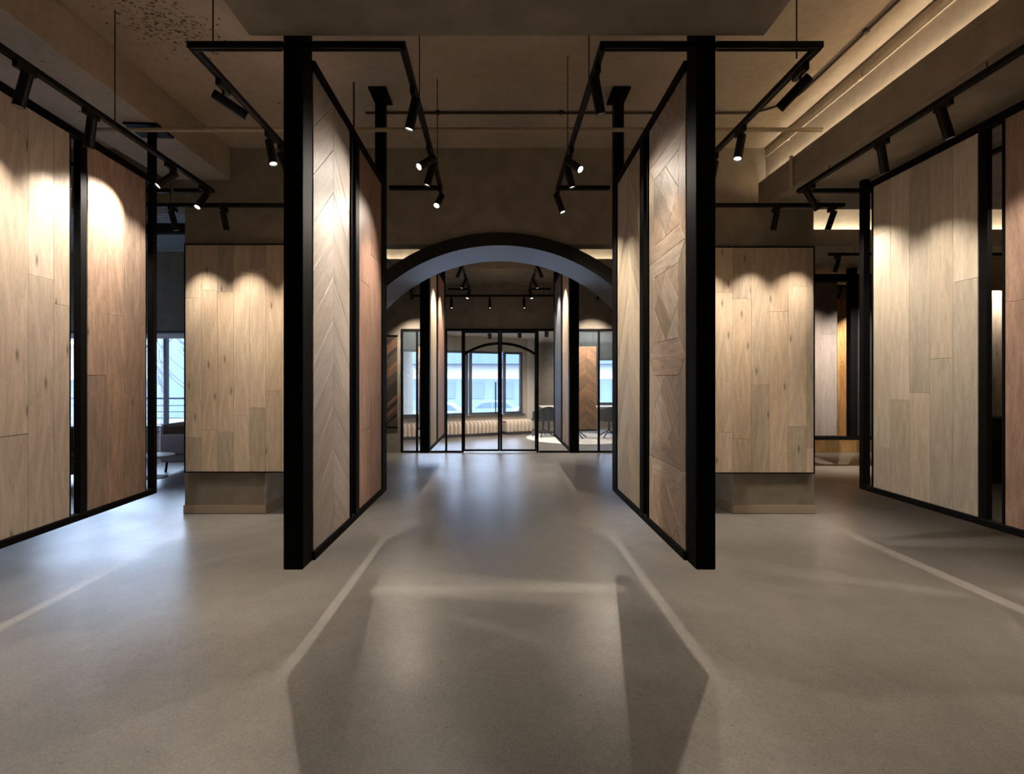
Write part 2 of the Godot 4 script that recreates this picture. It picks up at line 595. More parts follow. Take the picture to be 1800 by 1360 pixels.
# ---------------------------------------------------------------- arch
func build_arch() -> void:
	var mb := MB.new()
	var ri := 1.97
	var ro := 2.115
	var cy := 1.035
	var pts := []
	pts.append([Vector2(-ri, 0.0), Vector2(-ro, 0.0)])
	for k in 73:
		var a := PI - PI * k / 72.0
		pts.append([Vector2(cos(a) * ri, cy + sin(a) * ri), Vector2(cos(a) * ro, cy + sin(a) * ro)])
	pts.append([Vector2(ri, 0.0), Vector2(ro, 0.0)])
	var zf := -5.40
	var zb := -6.12
	var ch := 0.006
	for i in pts.size() - 1:
		var a: Vector2 = pts[i][0]
		var b: Vector2 = pts[i + 1][0]
		var c: Vector2 = pts[i + 1][1]
		var d: Vector2 = pts[i][1]
		var z3 := func(p: Vector2, z: float) -> Vector3: return Vector3(p.x, p.y, z)
		mb.quad(z3.call(a, zf), z3.call(b, zf), z3.call(c, zf), z3.call(d, zf))
		mb.quad(z3.call(d, zb), z3.call(c, zb), z3.call(b, zb), z3.call(a, zb))
		var na := (Vector2(0, cy) - a).normalized() if i > 0 else Vector2(1, 0)
		var nb := (Vector2(0, cy) - b).normalized() if i < pts.size() - 2 else Vector2(-1, 0)
		mb.tri_n(z3.call(a, zb), z3.call(b, zb), z3.call(b, zf), Vector3(na.x, na.y, 0), Vector3(nb.x, nb.y, 0), Vector3(nb.x, nb.y, 0))
		mb.tri_n(z3.call(a, zb), z3.call(b, zf), z3.call(a, zf), Vector3(na.x, na.y, 0), Vector3(nb.x, nb.y, 0), Vector3(na.x, na.y, 0))
		mb.tri_n(z3.call(d, zf), z3.call(c, zf), z3.call(c, zb), -Vector3(na.x, na.y, 0), -Vector3(nb.x, nb.y, 0), -Vector3(nb.x, nb.y, 0))
		mb.tri_n(z3.call(d, zf), z3.call(c, zb), z3.call(d, zb), -Vector3(na.x, na.y, 0), -Vector3(nb.x, nb.y, 0), -Vector3(na.x, na.y, 0))
	tag(obj("steel_arch", mb, M.steel_arch), "deep black steel arch spanning the central passage", "arch")

# ---------------------------------------------------------------- glass partition
func build_glass_partition() -> void:
	var top := 2.563
	var t := thing("glass_partition", "black framed glass partition across the far end of the passage", "glass partition", Vector3(0, 0, -10.04))
	var bar := func(x0: float, x1: float, y0: float, y1: float) -> MB: return MB.new().box(Vector3(x0, y0, -0.03), Vector3(x1, y1, 0.03), 0.003)
	obj("rail", bar.call(-2.04, 3.2, top - 0.045, top), M.black, t)
	obj("rail", bar.call(-2.04, -0.79, 0.0, 0.035), M.black, t)
	obj("rail", bar.call(0.82, 3.2, 0.0, 0.035), M.black, t)
	var posts := [-2.02, -1.71, -1.105, -0.765, 0.79, 2.06, 3.17]
	for x in posts:
		obj("mullion", bar.call(x - 0.02, x + 0.02, 0.0, top - 0.045), M.black, t)
	for k in posts.size() - 1:
		if k == 3:
			continue
		obj("pane", MB.new().box(Vector3(posts[k] + 0.02, 0.035, -0.004), Vector3(posts[k + 1] - 0.02, top - 0.045, 0.004)), M.glass, t)
	# two door leaves with an arched glazing bar across them
	for s in [-1.0, 1.0]:
		var dn := thing("door_1" if s < 0 else "door_2", "black framed glass door leaf %s" % ("with the tall bar handle" if s < 0 else "without a bar handle, beside the black chairs"), "door", Vector3(0.01, 0, -10.04))
		dn.set_meta("kind", "structure")
		var xi: float = s * 0.002
		var xo: float = s * 0.755
		obj("stile", bar.call(minf(xi, xi + s * 0.042), maxf(xi, xi + s * 0.042), 0.03, top - 0.05), M.black, dn)
		obj("stile", bar.call(minf(xo, xo - s * 0.03), maxf(xo, xo - s * 0.03), 0.03, top - 0.05), M.black, dn)
		var a := minf(xi + s * 0.042, xo - s * 0.03)
		var b := maxf(xi + s * 0.042, xo - s * 0.03)
		obj("rail", bar.call(a, b, 0.03, 0.065), M.black, dn)
		obj("rail", bar.call(a, b, top - 0.085, top - 0.05), M.black, dn)
		obj("pane", MB.new().box(Vector3(a, 0.065, -0.004), Vector3(b, top - 0.085, 0.004)), M.glass, dn)
		# the arc rises from the outer stile to the meeting stiles
		var arc := MB.new()
		var last := []
		for k in 15:
			var x: float = lerpf(0.042, 0.725, k / 14.0) * s
			var y := 2.262 - 1.32 + sqrt(1.32 * 1.32 - x * x)
			var nr := Vector2(x, y - (2.262 - 1.32)).normalized()
			var ring := []
			for q in [[-0.026, 0.025], [0.026, 0.025], [0.026, -0.025], [-0.026, -0.025]]:
				ring.append(Vector3(x + nr.x * q[0], y + nr.y * q[0], q[1]))
			if last:
				for j in 4:
					var j2 := (j + 1) % 4
					if s < 0:
						arc.quad(last[j], last[j2], ring[j2], ring[j])
					else:
						arc.quad(ring[j], ring[j2], last[j2], last[j])
			last = ring
		obj("arched_bar", arc, M.black, dn)
		for y in [0.35, 1.23, 2.2]:
			obj("hinge", MB.new().box(Vector3(xo - 0.012, y - 0.06, 0.03), Vector3(xo + 0.012, y + 0.06, 0.045), 0.003), M.black, dn)
		if s < 0:
			var hd := obj("handle", MB.new().tube([Vector3(-0.09, 0.82, 0.07), Vector3(-0.09, 1.46, 0.07)], 0.012), M.black, dn)
			for y in [0.9, 1.38]:
				obj("bracket", MB.new().tube([Vector3(-0.09, y, 0.07), Vector3(-0.09, y, 0.0)], 0.007, 8), M.black, hd)

# ---------------------------------------------------------------- meeting room
func build_meeting_room() -> void:
	struct("ceiling_meeting", bx(-2.9, 9.5, 2.70, 2.80, 10.2, 16.2), M.inner_white, "low pale ceiling of the meeting room behind the glass", "ceiling")
	# the skewed window wall: runs from (-2.9, d 12.31) to (0.95, d 14.06)
	var p0 := Vector3(-2.9, 0, -(13.63 + 0.4545 * -2.9))
	var p1 := Vector3(0.95, 0, -(13.63 + 0.4545 * 0.95))
	var length := p0.distance_to(p1)
	var turn := atan2(-(p1.z - p0.z), p1.x - p0.x)
	var wall := MB.new()
	var k := 1.0 / cos(turn)
	var openings := [[0.06, (2.9 - 0.83) * k], [(2.9 - 0.79) * k, (2.9 + 0.08) * k], [(2.9 + 0.15) * k, (2.9 + 0.69) * k]]
	wall.box(Vector3(0, 0, -0.25), Vector3(length, 0.537, 0))
	wall.box(Vector3(0, 2.31, -0.25), Vector3(length, 2.70, 0))
	wall.box(Vector3(0, 0.537, -0.25), Vector3(openings[0][0], 2.31, 0))
	wall.box(Vector3(openings[2][1], 0.537, -0.25), Vector3(length, 2.31, 0))
	var ww := struct("wall_meeting_far", wall, M.inner_white, "skewed pale window wall of the meeting room", "wall")
	ww.position = p0
	ww.rotation.y = turn
	for i in 3:
		var o: Array = openings[i]
		var wn := thing("window_%d" % (i + 1), ["widest meeting room window, behind the left glass bays", "meeting room window seen through the left door leaf", "narrow meeting room window seen through the right door leaf"][i], "window", p0, turn)
		wn.set_meta("kind", "structure")
		window_parts(wn, o[0], o[1], 0.537, 2.31, 2 if i == 0 else 1)
	var cur := thing("curtain", "pale pleated curtain right of the narrow meeting room window", "curtain", Vector3(0.80, 0.06, -13.91), turn)
	obj("fabric", pleats(0.0, 0.22, 0.04, 2.64, 5), M.curtain, cur)
	obj("rail", MB.new().tube([Vector3(-0.02, 2.66, 0), Vector3(0.24, 2.66, 0)], 0.012), M.window_frame, cur)
	# straight wall to the right with a window
	struct("wall_meeting_right", wall_with_window(0.95, 9.5, 3.15, 5.4, 0.72, 2.2, 15.5), M.paint, "taupe far wall of the meeting room right of the curtain", "wall")
	struct("wall_meeting_return", bx(0.93, 1.05, 0, 2.70, 14.05, 15.5), M.paint, "short return wall beside the skewed window wall", "wall")
	var w4 := thing("window_4", "meeting room window right of the honey chevron board", "window", Vector3(3.15, 0, -15.5))
	w4.set_meta("kind", "structure")
	window_parts(w4, 0.0, 2.25, 0.72, 2.2, 3)
	# channel-tufted benches under the windows
	var dirx := (p1 - p0).normalized()
	var nrm := Vector3(-dirx.z, 0, dirx.x) * -1.0
	if nrm.z < 0:
		nrm = -nrm
	for b in [[0.1, 3.0, "left of the door's centre post", "long"], [3.18, 4.0, "right of the door's centre post", "shorter"]]:
		var at: Vector3 = p0 + dirx * b[0] + nrm * 0.04
		var t := thing("channelled_bench", "%s cream channel-tufted bench under the windows, %s" % [b[3], b[2]], "bench", at, turn, "benches under the meeting room windows")
		var w: float = b[1] - b[0]
		obj("base", MB.new().box(Vector3(0.03, 0, 0.03), Vector3(w - 0.03, 0.06, 0.42), 0.004), M.plum, t)
		obj("seat", MB.new().box(Vector3(0, 0.05, 0), Vector3(w, 0.36, 0.42), 0.05), M.upholstery, t)
		var n := int(w / 0.11)
		for j in n:
			var x0 := w * j / n
			var x1 := w * (j + 1) / n
			obj("channel", channel_roll(x0 + 0.003, x1 - 0.003), M.upholstery, t)
	# round pale rug, a table and swivel chairs
	tag(obj("rug", MB.new().lathe([[0.0, 0.0], [1.3, 0.0], [1.3, 0.012], [0.0, 0.014]], Transform3D(Basis(), Vector3(2.0, 0.0, -12.5)), 64), M.rug), "round pale rug under the black meeting chairs", "rug")
	var tb := thing("meeting_table", "white topped meeting table behind the black swivel chairs", "table", Vector3(2.6, 0.016, -13.72))
	obj("tabletop", MB.new().box(Vector3(-1.45, 0.72, -0.35), Vector3(1.0, 0.75, 0.35), 0.006), M.white, tb)
	for x in [-1.2, 0.75]:
		obj("leg", MB.new().lathe([[0.0, 0.0], [0.28, 0.0], [0.28, 0.012], [0.035, 0.04], [0.03, 0.72]], Transform3D(Basis(), Vector3(x, 0.0, 0)), 24), M.chair_black, tb)
	swivel_chair("black swivel chair nearest the glass door, left of the chevron board", Vector3(1.15, 0.016, -12.72), 0.5)
	swivel_chair("black swivel chair close behind the first, turned further away", Vector3(1.98, 0.016, -12.45), -0.4)
	swivel_chair("black swivel chair right of the honey chevron board", Vector3(2.86, 0.016, -12.62), 0.1)
	# ceiling spots of the meeting room
	for c in [[-0.25, 12.3, "leftmost, above the left door leaf"], [0.50, 12.0, "middle, above the right door leaf"], [1.15, 11.8, "third from the left, near the dark frame"], [2.3, 14.3, "deepest, by the far wall"]]:
		var dl := thing("ceiling_downlight", "small black ceiling downlight in the meeting room, " + c[2], "downlight", Vector3(c[0], 2.70, -c[1]), 0.0, "meeting room downlights")
		obj("housing", MB.new().lathe([[0.0, -0.14], [0.036, -0.14], [0.05, -0.15], [0.05, 0.0], [0.0, 0.0]], Transform3D(), 20), M.lamp_black, dl)
		obj("lens", MB.new().lathe([[0.0, -0.143], [0.036, -0.143], [0.036, -0.139]], Transform3D(), 20), M.lens, dl)
		add_spot(dl, Vector3(0, -0.16, 0), Vector3(0, -1, 0), 4.0, 75.0)

func pleats(x0: float, x1: float, y0: float, y1: float, n: int) -> MB:
	var mb := MB.new()
	var steps := n * 8
	for side in [1.0, -1.0]:
		for i in steps:
			var a := lerpf(x0, x1, i / float(steps))
			var b := lerpf(x0, x1, (i + 1) / float(steps))
			var za: float = 0.025 * sin(TAU * n * i / steps) + side * 0.003
			var zb: float = 0.025 * sin(TAU * n * (i + 1) / steps) + side * 0.003
			if side > 0:
				mb.quad(Vector3(a, y0, za), Vector3(b, y0, zb), Vector3(b, y1, zb), Vector3(a, y1, za))
			else:
				mb.quad(Vector3(b, y0, zb), Vector3(a, y0, za), Vector3(a, y1, za), Vector3(b, y1, zb))
	return mb

func channel_roll(x0: float, x1: float) -> MB:
	# one padded roll that runs over the top and down the front of a bench
	var mb := MB.new()
	var w := (x1 - x0) / 2.0
	var path := [Vector2(0.03, 0.36), Vector2(0.34, 0.36), Vector2(0.40, 0.34), Vector2(0.42, 0.28), Vector2(0.42, 0.09)]
	var nr := [Vector2(0, 1), Vector2(0.2, 1), Vector2(0.7, 0.7), Vector2(1, 0.2), Vector2(1, 0)]
	for i in path.size() - 1:
		for k in 6:
			var a0 := PI * k / 6.0
			var a1 := PI * (k + 1) / 6.0
			var q := []
			var nn := []
			for c in [[i, a0], [i, a1], [i + 1, a1], [i + 1, a0]]:
				var p: Vector2 = path[c[0]]
				var n2: Vector2 = nr[c[0]].normalized()
				var up: float = sin(c[1]) * 0.04
				q.append(Vector3((x0 + x1) / 2 - cos(c[1]) * w, p.y + n2.y * up, p.x + n2.x * up))
				nn.append(Vector3(-cos(c[1]), n2.y * sin(c[1]), n2.x * sin(c[1])).normalized())
			mb.tri_n(q[0], q[2], q[1], nn[0], nn[2], nn[1])
			mb.tri_n(q[0], q[3], q[2], nn[0], nn[3], nn[2])
	return mb

func wall_with_window(x0: float, x1: float, wx0: float, wx1: float, wy0: float, wy1: float, d: float) -> MB:
	var mb := MB.new()
	mb.box(Vector3(x0, 0, -d - 0.2), Vector3(wx0, CEIL, -d))
	mb.box(Vector3(wx1, 0, -d - 0.2), Vector3(x1, CEIL, -d))
	mb.box(Vector3(wx0, 0, -d - 0.2), Vector3(wx1, wy0, -d))
	mb.box(Vector3(wx0, wy1, -d - 0.2), Vector3(wx1, CEIL, -d))
	return mb

func window_parts(w: Node3D, x0: float, x1: float, y0: float, y1: float, lights: int) -> void:
	# frame and panes set in the thickness of a wall whose room face is local z = 0
	var z0 := -0.16
	var z1 := -0.06
	var f := 0.065
	obj("frame", MB.new().box(Vector3(x0, y0, z0), Vector3(x0 + f, y1, z1), 0.004), M.window_frame, w)
	obj("frame", MB.new().box(Vector3(x1 - f, y0, z0), Vector3(x1, y1, z1), 0.004), M.window_frame, w)
	obj("frame", MB.new().box(Vector3(x0 + f, y1 - f, z0), Vector3(x1 - f, y1, z1), 0.004), M.window_frame, w)
	obj("frame", MB.new().box(Vector3(x0 + f, y0, z0), Vector3(x1 - f, y0 + f, z1), 0.004), M.window_frame, w)
	obj("sill", MB.new().box(Vector3(x0 - 0.03, y0 - 0.03, -0.06), Vector3(x1 + 0.03, y0, 0.06), 0.005), M.window_frame, w)
	for k in lights:
		var a := lerpf(x0 + f, x1 - f, k / float(lights))
		var b := lerpf(x0 + f, x1 - f, (k + 1) / float(lights))
		if k > 0:
			obj("mullion", MB.new().box(Vector3(a - 0.025, y0 + f, z0), Vector3(a + 0.025, y1 - f, z1), 0.004), M.window_frame, w)
		obj("pane", MB.new().box(Vector3(a, y0 + f, -0.114), Vector3(b, y1 - f, -0.108)), M.glass, w)

func swivel_chair(label: String, at: Vector3, turn: float) -> void:
	var t := thing("swivel_chair", label, "chair", at, turn, "black meeting chairs")
	var seat := MB.new()
	seat.box(Vector3(-0.24, 0.42, -0.23), Vector3(0.24, 0.49, 0.23), 0.03)
	obj("seat", seat, M.chair_black, t)
	# a curved shell back that wraps into low arms; its back is turned to the camera
	var back := MB.new()
	var n := 20
	for layer in [0, 1]:
		for i in n:
			var q := []
			for c in [[i, 0], [i + 1, 0], [i + 1, 1], [i, 1]]:
				var a := lerpf(-PI * 0.62, PI * 0.62, c[0] / float(n))
				var hi: float = 0.66 + 0.14 * pow(cos(a * 0.8), 2.0)
				var r: float = 0.285 if layer == 0 else 0.25
				q.append(Vector3(sin(a) * r, 0.44 if c[1] == 0 else hi, cos(a) * r))
			if layer == 0:
				back.quad(q[0], q[1], q[2], q[3])
			else:
				back.quad(q[1], q[0], q[3], q[2])
	for i in n:
		var a0 := lerpf(-PI * 0.62, PI * 0.62, i / float(n))
		var a1 := lerpf(-PI * 0.62, PI * 0.62, (i + 1) / float(n))
		var h0: float = 0.66 + 0.14 * pow(cos(a0 * 0.8), 2.0)
		var h1: float = 0.66 + 0.14 * pow(cos(a1 * 0.8), 2.0)
		back.quad(Vector3(sin(a0) * 0.285, h0, cos(a0) * 0.285), Vector3(sin(a1) * 0.285, h1, cos(a1) * 0.285), Vector3(sin(a1) * 0.25, h1, cos(a1) * 0.25), Vector3(sin(a0) * 0.25, h0, cos(a0) * 0.25))
	obj("backrest", back, M.chair_black, t)
	obj("column", MB.new().tube([Vector3(0, 0.16, 0), Vector3(0, 0.43, 0)], 0.025, 12), M.chair_black, t)
	for k in 4:
		var a := PI / 4 + PI / 2 * k
		obj("leg", MB.new().tube([Vector3(0, 0.2, 0), Vector3(sin(a) * 0.3, 0.012, cos(a) * 0.3)], 0.014, 8), M.chair_black, t)

# ---------------------------------------------------------------- left lounge
func build_left_lounge() -> void:
	struct("wall_lounge_far", wall_with_window(-9.5, -3.05, -9.2, -5.3, 0.53, 2.47, 9.5), M.dark_paint, "dark taupe far wall of the left lounge with a wide window", "wall")
	var w5 := thing("window_5", "wide lounge window beside the armchair, with a roller blind", "window", Vector3(-9.2, 0, -9.5))
	w5.set_meta("kind", "structure")
	window_parts(w5, 0.0, 3.9, 0.53, 2.47, 3)
	obj("roller_blind", MB.new().tube([Vector3(0.05, 2.40, -0.03), Vector3(3.85, 2.40, -0.03)], 0.035, 12), M.white, w5)
	obj("blind_fabric", MB.new().box(Vector3(0.06, 2.32, -0.045), Vector3(3.84, 2.40, -0.035)), M.curtain, w5)
	var k := 5
	for s in [[5.6, 8.6]]:
		k += 1
		var w := thing("window_%d" % (k), "side window in the far left wall of the lounge", "window", Vector3(-9.5, 0, -s[0]), PI / 2)
		w.set_meta("kind", "structure")
		window_parts(w, 0.0, s[1] - s[0], 0.53, 2.45, 3)
	# grey slatted ceiling over the lounge
	var panel := struct("ceiling_lounge", bx(-9.5, -3.6, 4.06, 4.09, 5.66, 9.5), M.slat, "grey slatted ceiling over the left lounge", "ceiling")
	for i in 38:
		var d := 5.72 + i * 0.1
		obj("slat", bx(-9.5, -3.6, 4.02, 4.06, d, d + 0.07, 0.004), M.slat, panel)
	# air handling box under the header
	var ac := thing("ceiling_unit", "black ceiling unit hanging in the left lounge above the window", "ceiling unit", Vector3(-4.6, 3.55, -6.9))
	obj("body", MB.new().box(Vector3(-0.45, -0.06, -0.3), Vector3(0.3, 0.1, 0.3), 0.02), M.cabinet, ac)
	for x in [-0.35, 0.2]:
		obj("hanger", MB.new().tube([Vector3(x, 0.1, 0), Vector3(x, 0.51, 0)], 0.008, 8), M.black, ac)
	armchair("mauve grey armchair by the lounge window, partly behind the oak pier board", Vector3(-5.18, 0, -8.2), PI * 0.5, M.mauve)
	armchair("dark plum armchair glimpsed through the slot in the left display frame", Vector3(-6.35, 0, -7.0), PI * 0.35, M.plum)
	var tb := thing("side_table", "low white round side table beside the mauve armchair", "table", Vector3(-5.35, 0, -7.45))
	obj("tabletop", MB.new().lathe([[0.0, 0.33], [0.29, 0.33], [0.3, 0.34], [0.29, 0.35], [0.0, 0.35]], Transform3D(), 40), M.white, tb)
	obj("stem", MB.new().tube([Vector3(0, 0.01, 0), Vector3(0, 0.33, 0)], 0.02), M.black, tb)
	obj("foot", MB.new().lathe([[0.0, 0.0], [0.2, 0.0], [0.2, 0.01], [0.0, 0.018]], Transform3D(), 32), M.black, tb)
	tag(obj("candle", MB.new().lathe([[0.0, 0.0], [0.032, 0.0], [0.035, 0.004], [0.035, 0.1], [0.03, 0.104], [0.0, 0.1]], Transform3D(Basis(), Vector3(-5.29, 0.35, -7.4)), 20), flat(Color(0.9, 0.8, 0.66), 0.6)), "cream pillar candle on the low white side table", "candle")

func armchair(label: String, at: Vector3, turn: float, mat: Material) -> void:
	var t := thing("armchair", label, "armchair", at, turn, "lounge armchairs")
	obj("base", MB.new().box(Vector3(-0.34, 0.16, -0.34), Vector3(0.34, 0.30, 0.34), 0.02), mat, t)
	obj("seat_cushion", MB.new().box(Vector3(-0.26, 0.30, -0.24), Vector3(0.26, 0.43, 0.36), 0.04), mat, t)
	obj("backrest", MB.new().box(Vector3(-0.34, 0.28, -0.38), Vector3(0.34, 0.78, -0.24), 0.05), mat, t)
	for s in [-1.0, 1.0]:
		obj("armrest", MB.new().box(Vector3(minf(s * 0.27, s * 0.37), 0.28, -0.34), Vector3(maxf(s * 0.27, s * 0.37), 0.62, 0.35), 0.03), mat, t)
		for z in [-0.28, 0.28]:
			obj("leg", MB.new().tube([Vector3(s * 0.29, 0.0, z), Vector3(s * 0.28, 0.17, z * 0.95)], 0.018, 8), M.black, t)

# ---------------------------------------------------------------- right aisle
func build_right_aisle() -> void:
	# boards clad the end wall
	var clad := thing("wall_cladding", "honey oak boards cladding the end wall of the right aisle", "wall cladding", Vector3(6.2, 0, -10.02))
	obj("backing", MB.new().box(Vector3(-0.9, 0.0, -0.015), Vector3(2.0, 3.2, 0.0)), M.joint, clad)
	planks(clad, -0.9, 2.0, 0.0, 3.2, 0.29, 1.6, "plank_gold", 0.0)
	# a display frame facing down the right aisle
	var t := thing("hanging_display", "black display frame across the far right aisle with grey and ink boards", "display frame", Vector3(0, 0, -8.3), 0.0, "hanging display frames")
	obj("rail", MB.new().box(Vector3(4.55, TOP - 0.13, -0.06), Vector3(7.1, TOP, 0.06), 0.004), M.black, t)
	obj("rail", MB.new().box(Vector3(4.55, LOW, -0.06), Vector3(7.1, LOW + 0.06, 0.06), 0.004), M.black, t)
	for x in [4.55, 5.99, 6.98]:
		obj("post", MB.new().box(Vector3(x, LOW, -0.055), Vector3(x + 0.11, 3.42 if x > 5 else TOP, 0.055), 0.004), M.black, t)
	obj("post", MB.new().box(Vector3(4.44, LOW, -0.055), Vector3(4.55, 3.42, 0.055), 0.004), M.black, t)
	for p in [[4.67, 5.78, "plank_grey"], [6.11, 6.97, "plank_ink"]]:
		var pn := obj("panel", MB.new().box(Vector3(p[0], LOW + 0.06, -0.03), Vector3(p[1], TOP - 0.13, 0.03)), M.black, t)
		planks(pn, p[0] + 0.012, p[1] - 0.012, LOW + 0.07, TOP - 0.14, 0.27, 2.2, p[2], 0.03)
	# cabinet with a lit pale board on it, glimpsed through the slot of the right frame
	var c := thing("display_cabinet", "black display cabinet glimpsed through the slot in the right frame", "cabinet", Vector3(7.3, 0, -7.0))
	obj("body", MB.new().box(Vector3(-0.7, 0.08, -0.45), Vector3(0.7, 0.93, 0.0), 0.004), M.cabinet, c)
	obj("worktop", MB.new().box(Vector3(-0.72, 0.93, -0.47), Vector3(0.72, 0.95, 0.02), 0.004), M.cabinet, c)
	obj("plinth", MB.new().box(Vector3(-0.66, 0.0, -0.43), Vector3(0.66, 0.08, -0.04)), M.cabinet, c)
	for x in [-0.69, 0.005]:
		var dr := obj("door", MB.new().box(Vector3(x, 0.1, 0.0), Vector3(x + 0.685, 0.91, 0.018), 0.003), M.cabinet, c)
		obj("handle", MB.new().box(Vector3(x + 0.3, 0.84, 0.018), Vector3(x + 0.4, 0.855, 0.035), 0.003), M.black, dr)
	var sb := thing("sample_board", "tall whitewashed oak sample board standing on the black cabinet", "sample board", Vector3(7.3, 0.95, -7.3))
	obj("backing", MB.new().box(Vector3(-0.6, 0.0, -0.05), Vector3(0.6, 1.9, -0.012)), M.black, sb)
	planks(sb, -0.6, 0.6, 0.0, 1.9, 0.2, 1.3, "oak_white", -0.012)

# ---------------------------------------------------------------- boards
func piece(poly: PackedVector2Array, thick: float, z: float, along: Vector2, mat: Material, under: Node, called := "plank") -> void:
	# one board: an outline in the panel's plane with a small bevel and its own stretch of grain
	if Geometry2D.is_polygon_clockwise(poly):
		poly.reverse()
	var inner_list := Geometry2D.offset_polygon(poly, -0.0022)
	if inner_list.is_empty():
		return
	var edge_list := Geometry2D.offset_polygon(poly, -0.0006)
	if edge_list.is_empty():
		return
	var inner: PackedVector2Array = inner_list[0]
	var edge: PackedVector2Array = edge_list[0]
	if inner.size() < 3:
		return
	var off := Vector2(rng.randf(), rng.randf())
	var side := Vector2(-along.y, along.x)
	var mb := MB.new()
	var uv := func(p: Vector2) -> Vector2: return Vector2(p.dot(side) / 0.30, p.dot(along) / 1.7) + off
	var z1 := z + thick
	var lift := rng.randf_range(-0.0006, 0.0006)
	z1 += lift
	var c := Vector2.ZERO
	for p in inner:
		c += p
	c /= inner.size()
	var n := inner.size()
	for i in range(1, n - 1):
		mb.tri(Vector3(inner[0].x, inner[0].y, z1), Vector3(inner[i].x, inner[i].y, z1), Vector3(inner[i + 1].x, inner[i + 1].y, z1), uv.call(inner[0]), uv.call(inner[i]), uv.call(inner[i + 1]))
	if edge.size() == n:
		# line the two outlines up
		var shift := 0
		var best := 1e9
		for s in n:
			var dd := edge[s].distance_to(inner[0])
			if dd < best:
				best = dd
				shift = s
		for i in n:
			var a := inner[i]
			var b := inner[(i + 1) % n]
			var a2 := edge[(i + shift) % n]
			var b2 := edge[(i + 1 + shift) % n]
			mb.quad(Vector3(a2.x, a2.y, z1 - 0.0016), Vector3(b2.x, b2.y, z1 - 0.0016), Vector3(b.x, b.y, z1), Vector3(a.x, a.y, z1), uv.call(a2), uv.call(b2), uv.call(b), uv.call(a))
			mb.quad(Vector3(a2.x, a2.y, z), Vector3(b2.x, b2.y, z), Vector3(b2.x, b2.y, z1 - 0.0016), Vector3(a2.x, a2.y, z1 - 0.0016), uv.call(a2), uv.call(b2), uv.call(b2), uv.call(a2))
	obj(called, mb, mat, under)

func rect(x0: float, y0: float, x1: float, y1: float) -> PackedVector2Array:
	return PackedVector2Array([Vector2(x0, y0), Vector2(x1, y0), Vector2(x1, y1), Vector2(x0, y1)])

func pick(key: String) -> Material:
	return M[key][rng.randi_range(0, 3)]

func planks(under: Node, x0: float, x1: float, y0: float, y1: float, w: float, l: float, key: String, z: float) -> void:
	# upright boards, their ends staggered from row to row
	var n := int(ceil((x1 - x0) / w - 0.05))
	for i in n:
		var a := x0 + i * w
		var b := minf(x1, a + w)
		if i == n - 1:
			b = x1
		var y := y0 - rng.randf_range(0.1, 0.9) * l
		while y < y1:
			var q := y + l
			var lo := maxf(y, y0)
			var hi := minf(q, y1)
			if y1 - hi < 0.12:
				hi = y1
				q = y1
			if hi - lo > 0.12 or lo == y0:
				if hi - lo > 0.01:
					piece(rect(a, lo, b, hi), 0.012, z, Vector2(0, 1), pick(key), under)
			y = q

func chevrons(under: Node, x0: float, x1: float, y0: float, y1: float, cols: int, ph: float, slope: float, key: String, z: float) -> void:
	var frame := rect(x0, y0, x1, y1)
	var cw := (x1 - x0) / cols
	for i in cols:
		var a := x0 + i * cw
		var b := a + cw
		var s := slope * (1.0 if i % 2 == 0 else -1.0) * cw
		var y := y0 - absf(s) - ph * (0.0 if i % 2 == 0 else 0.0)
		var base := 0.0 if i % 2 == 0 else absf(s)
		while y < y1 + absf(s):
			var lo := y + base
			var quad := PackedVector2Array([Vector2(a, lo), Vector2(b, lo + s), Vector2(b, lo + s + ph), Vector2(a, lo + ph)])
			for q in Geometry2D.intersect_polygons(quad, frame):
				if q.size() >= 3 and absf(area(q)) > 0.0004:
					piece(q, 0.012, z, Vector2(cw, s).normalized(), pick(key), under, "chevron_board")
			y += ph

func area(q: PackedVector2Array) -> float:
	var s := 0.0
	for i in q.size():
		s += q[i].cross(q[(i + 1) % q.size()])
	return s / 2.0

func parquet(under: Node, x0: float, x1: float, y0: float, y1: float, key: String, z: float) -> void:
	# a bordered square pattern: four mitred borders, then a square set on its corner and four corner triangles
	var frame := rect(x0, y0, x1, y1)
	var c := x1 - x0
	var y := y0 - 0.22
	while y < y1:
		var o := Vector2(x0, y)
		var b := 0.11
		var polys := [
			[[0, 0], [c, 0], [c - b, b], [b, b]], [[c, 0], [c, c], [c - b, c - b], [c - b, b]],
			[[c, c], [0, c], [b, c - b], [c - b, c - b]], [[0, c], [0, 0], [b, b], [b, c - b]],
			[[b, b], [c / 2, b], [b, c / 2]], [[c - b, b], [c - b, c / 2], [c / 2, b]],
			[[c - b, c - b], [c / 2, c - b], [c - b, c / 2]], [[b, c - b], [b, c / 2], [c / 2, c - b]],
			[[c / 2, b], [c / 2 + (c / 2 - b) / 2, b + (c / 2 - b) / 2], [b + (c / 2 - b) / 2, c / 2 + (c / 2 - b) / 2], [b, c / 2]],
			[[c / 2 + (c / 2 - b) / 2, b + (c / 2 - b) / 2], [c - b, c / 2], [c / 2, c - b], [b + (c / 2 - b) / 2, c / 2 + (c / 2 - b) / 2]],
		]
		var dirs := [Vector2(1, 0), Vector2(0, 1), Vector2(1, 0), Vector2(0, 1), Vector2(1, 1), Vector2(1, -1), Vector2(1, 1), Vector2(1, -1), Vector2(-1, 1), Vector2(-1, 1)]
		for i in polys.size():
			var q := PackedVector2Array()
			for p in polys[i]:
				q.append(o + Vector2(p[0], p[1]))
			for r in Geometry2D.intersect_polygons(q, frame):
				if absf(area(r)) > 0.0006:
					piece(r, 0.012, z, dirs[i].normalized(), pick(key), under, "parquet_piece")
		y += c

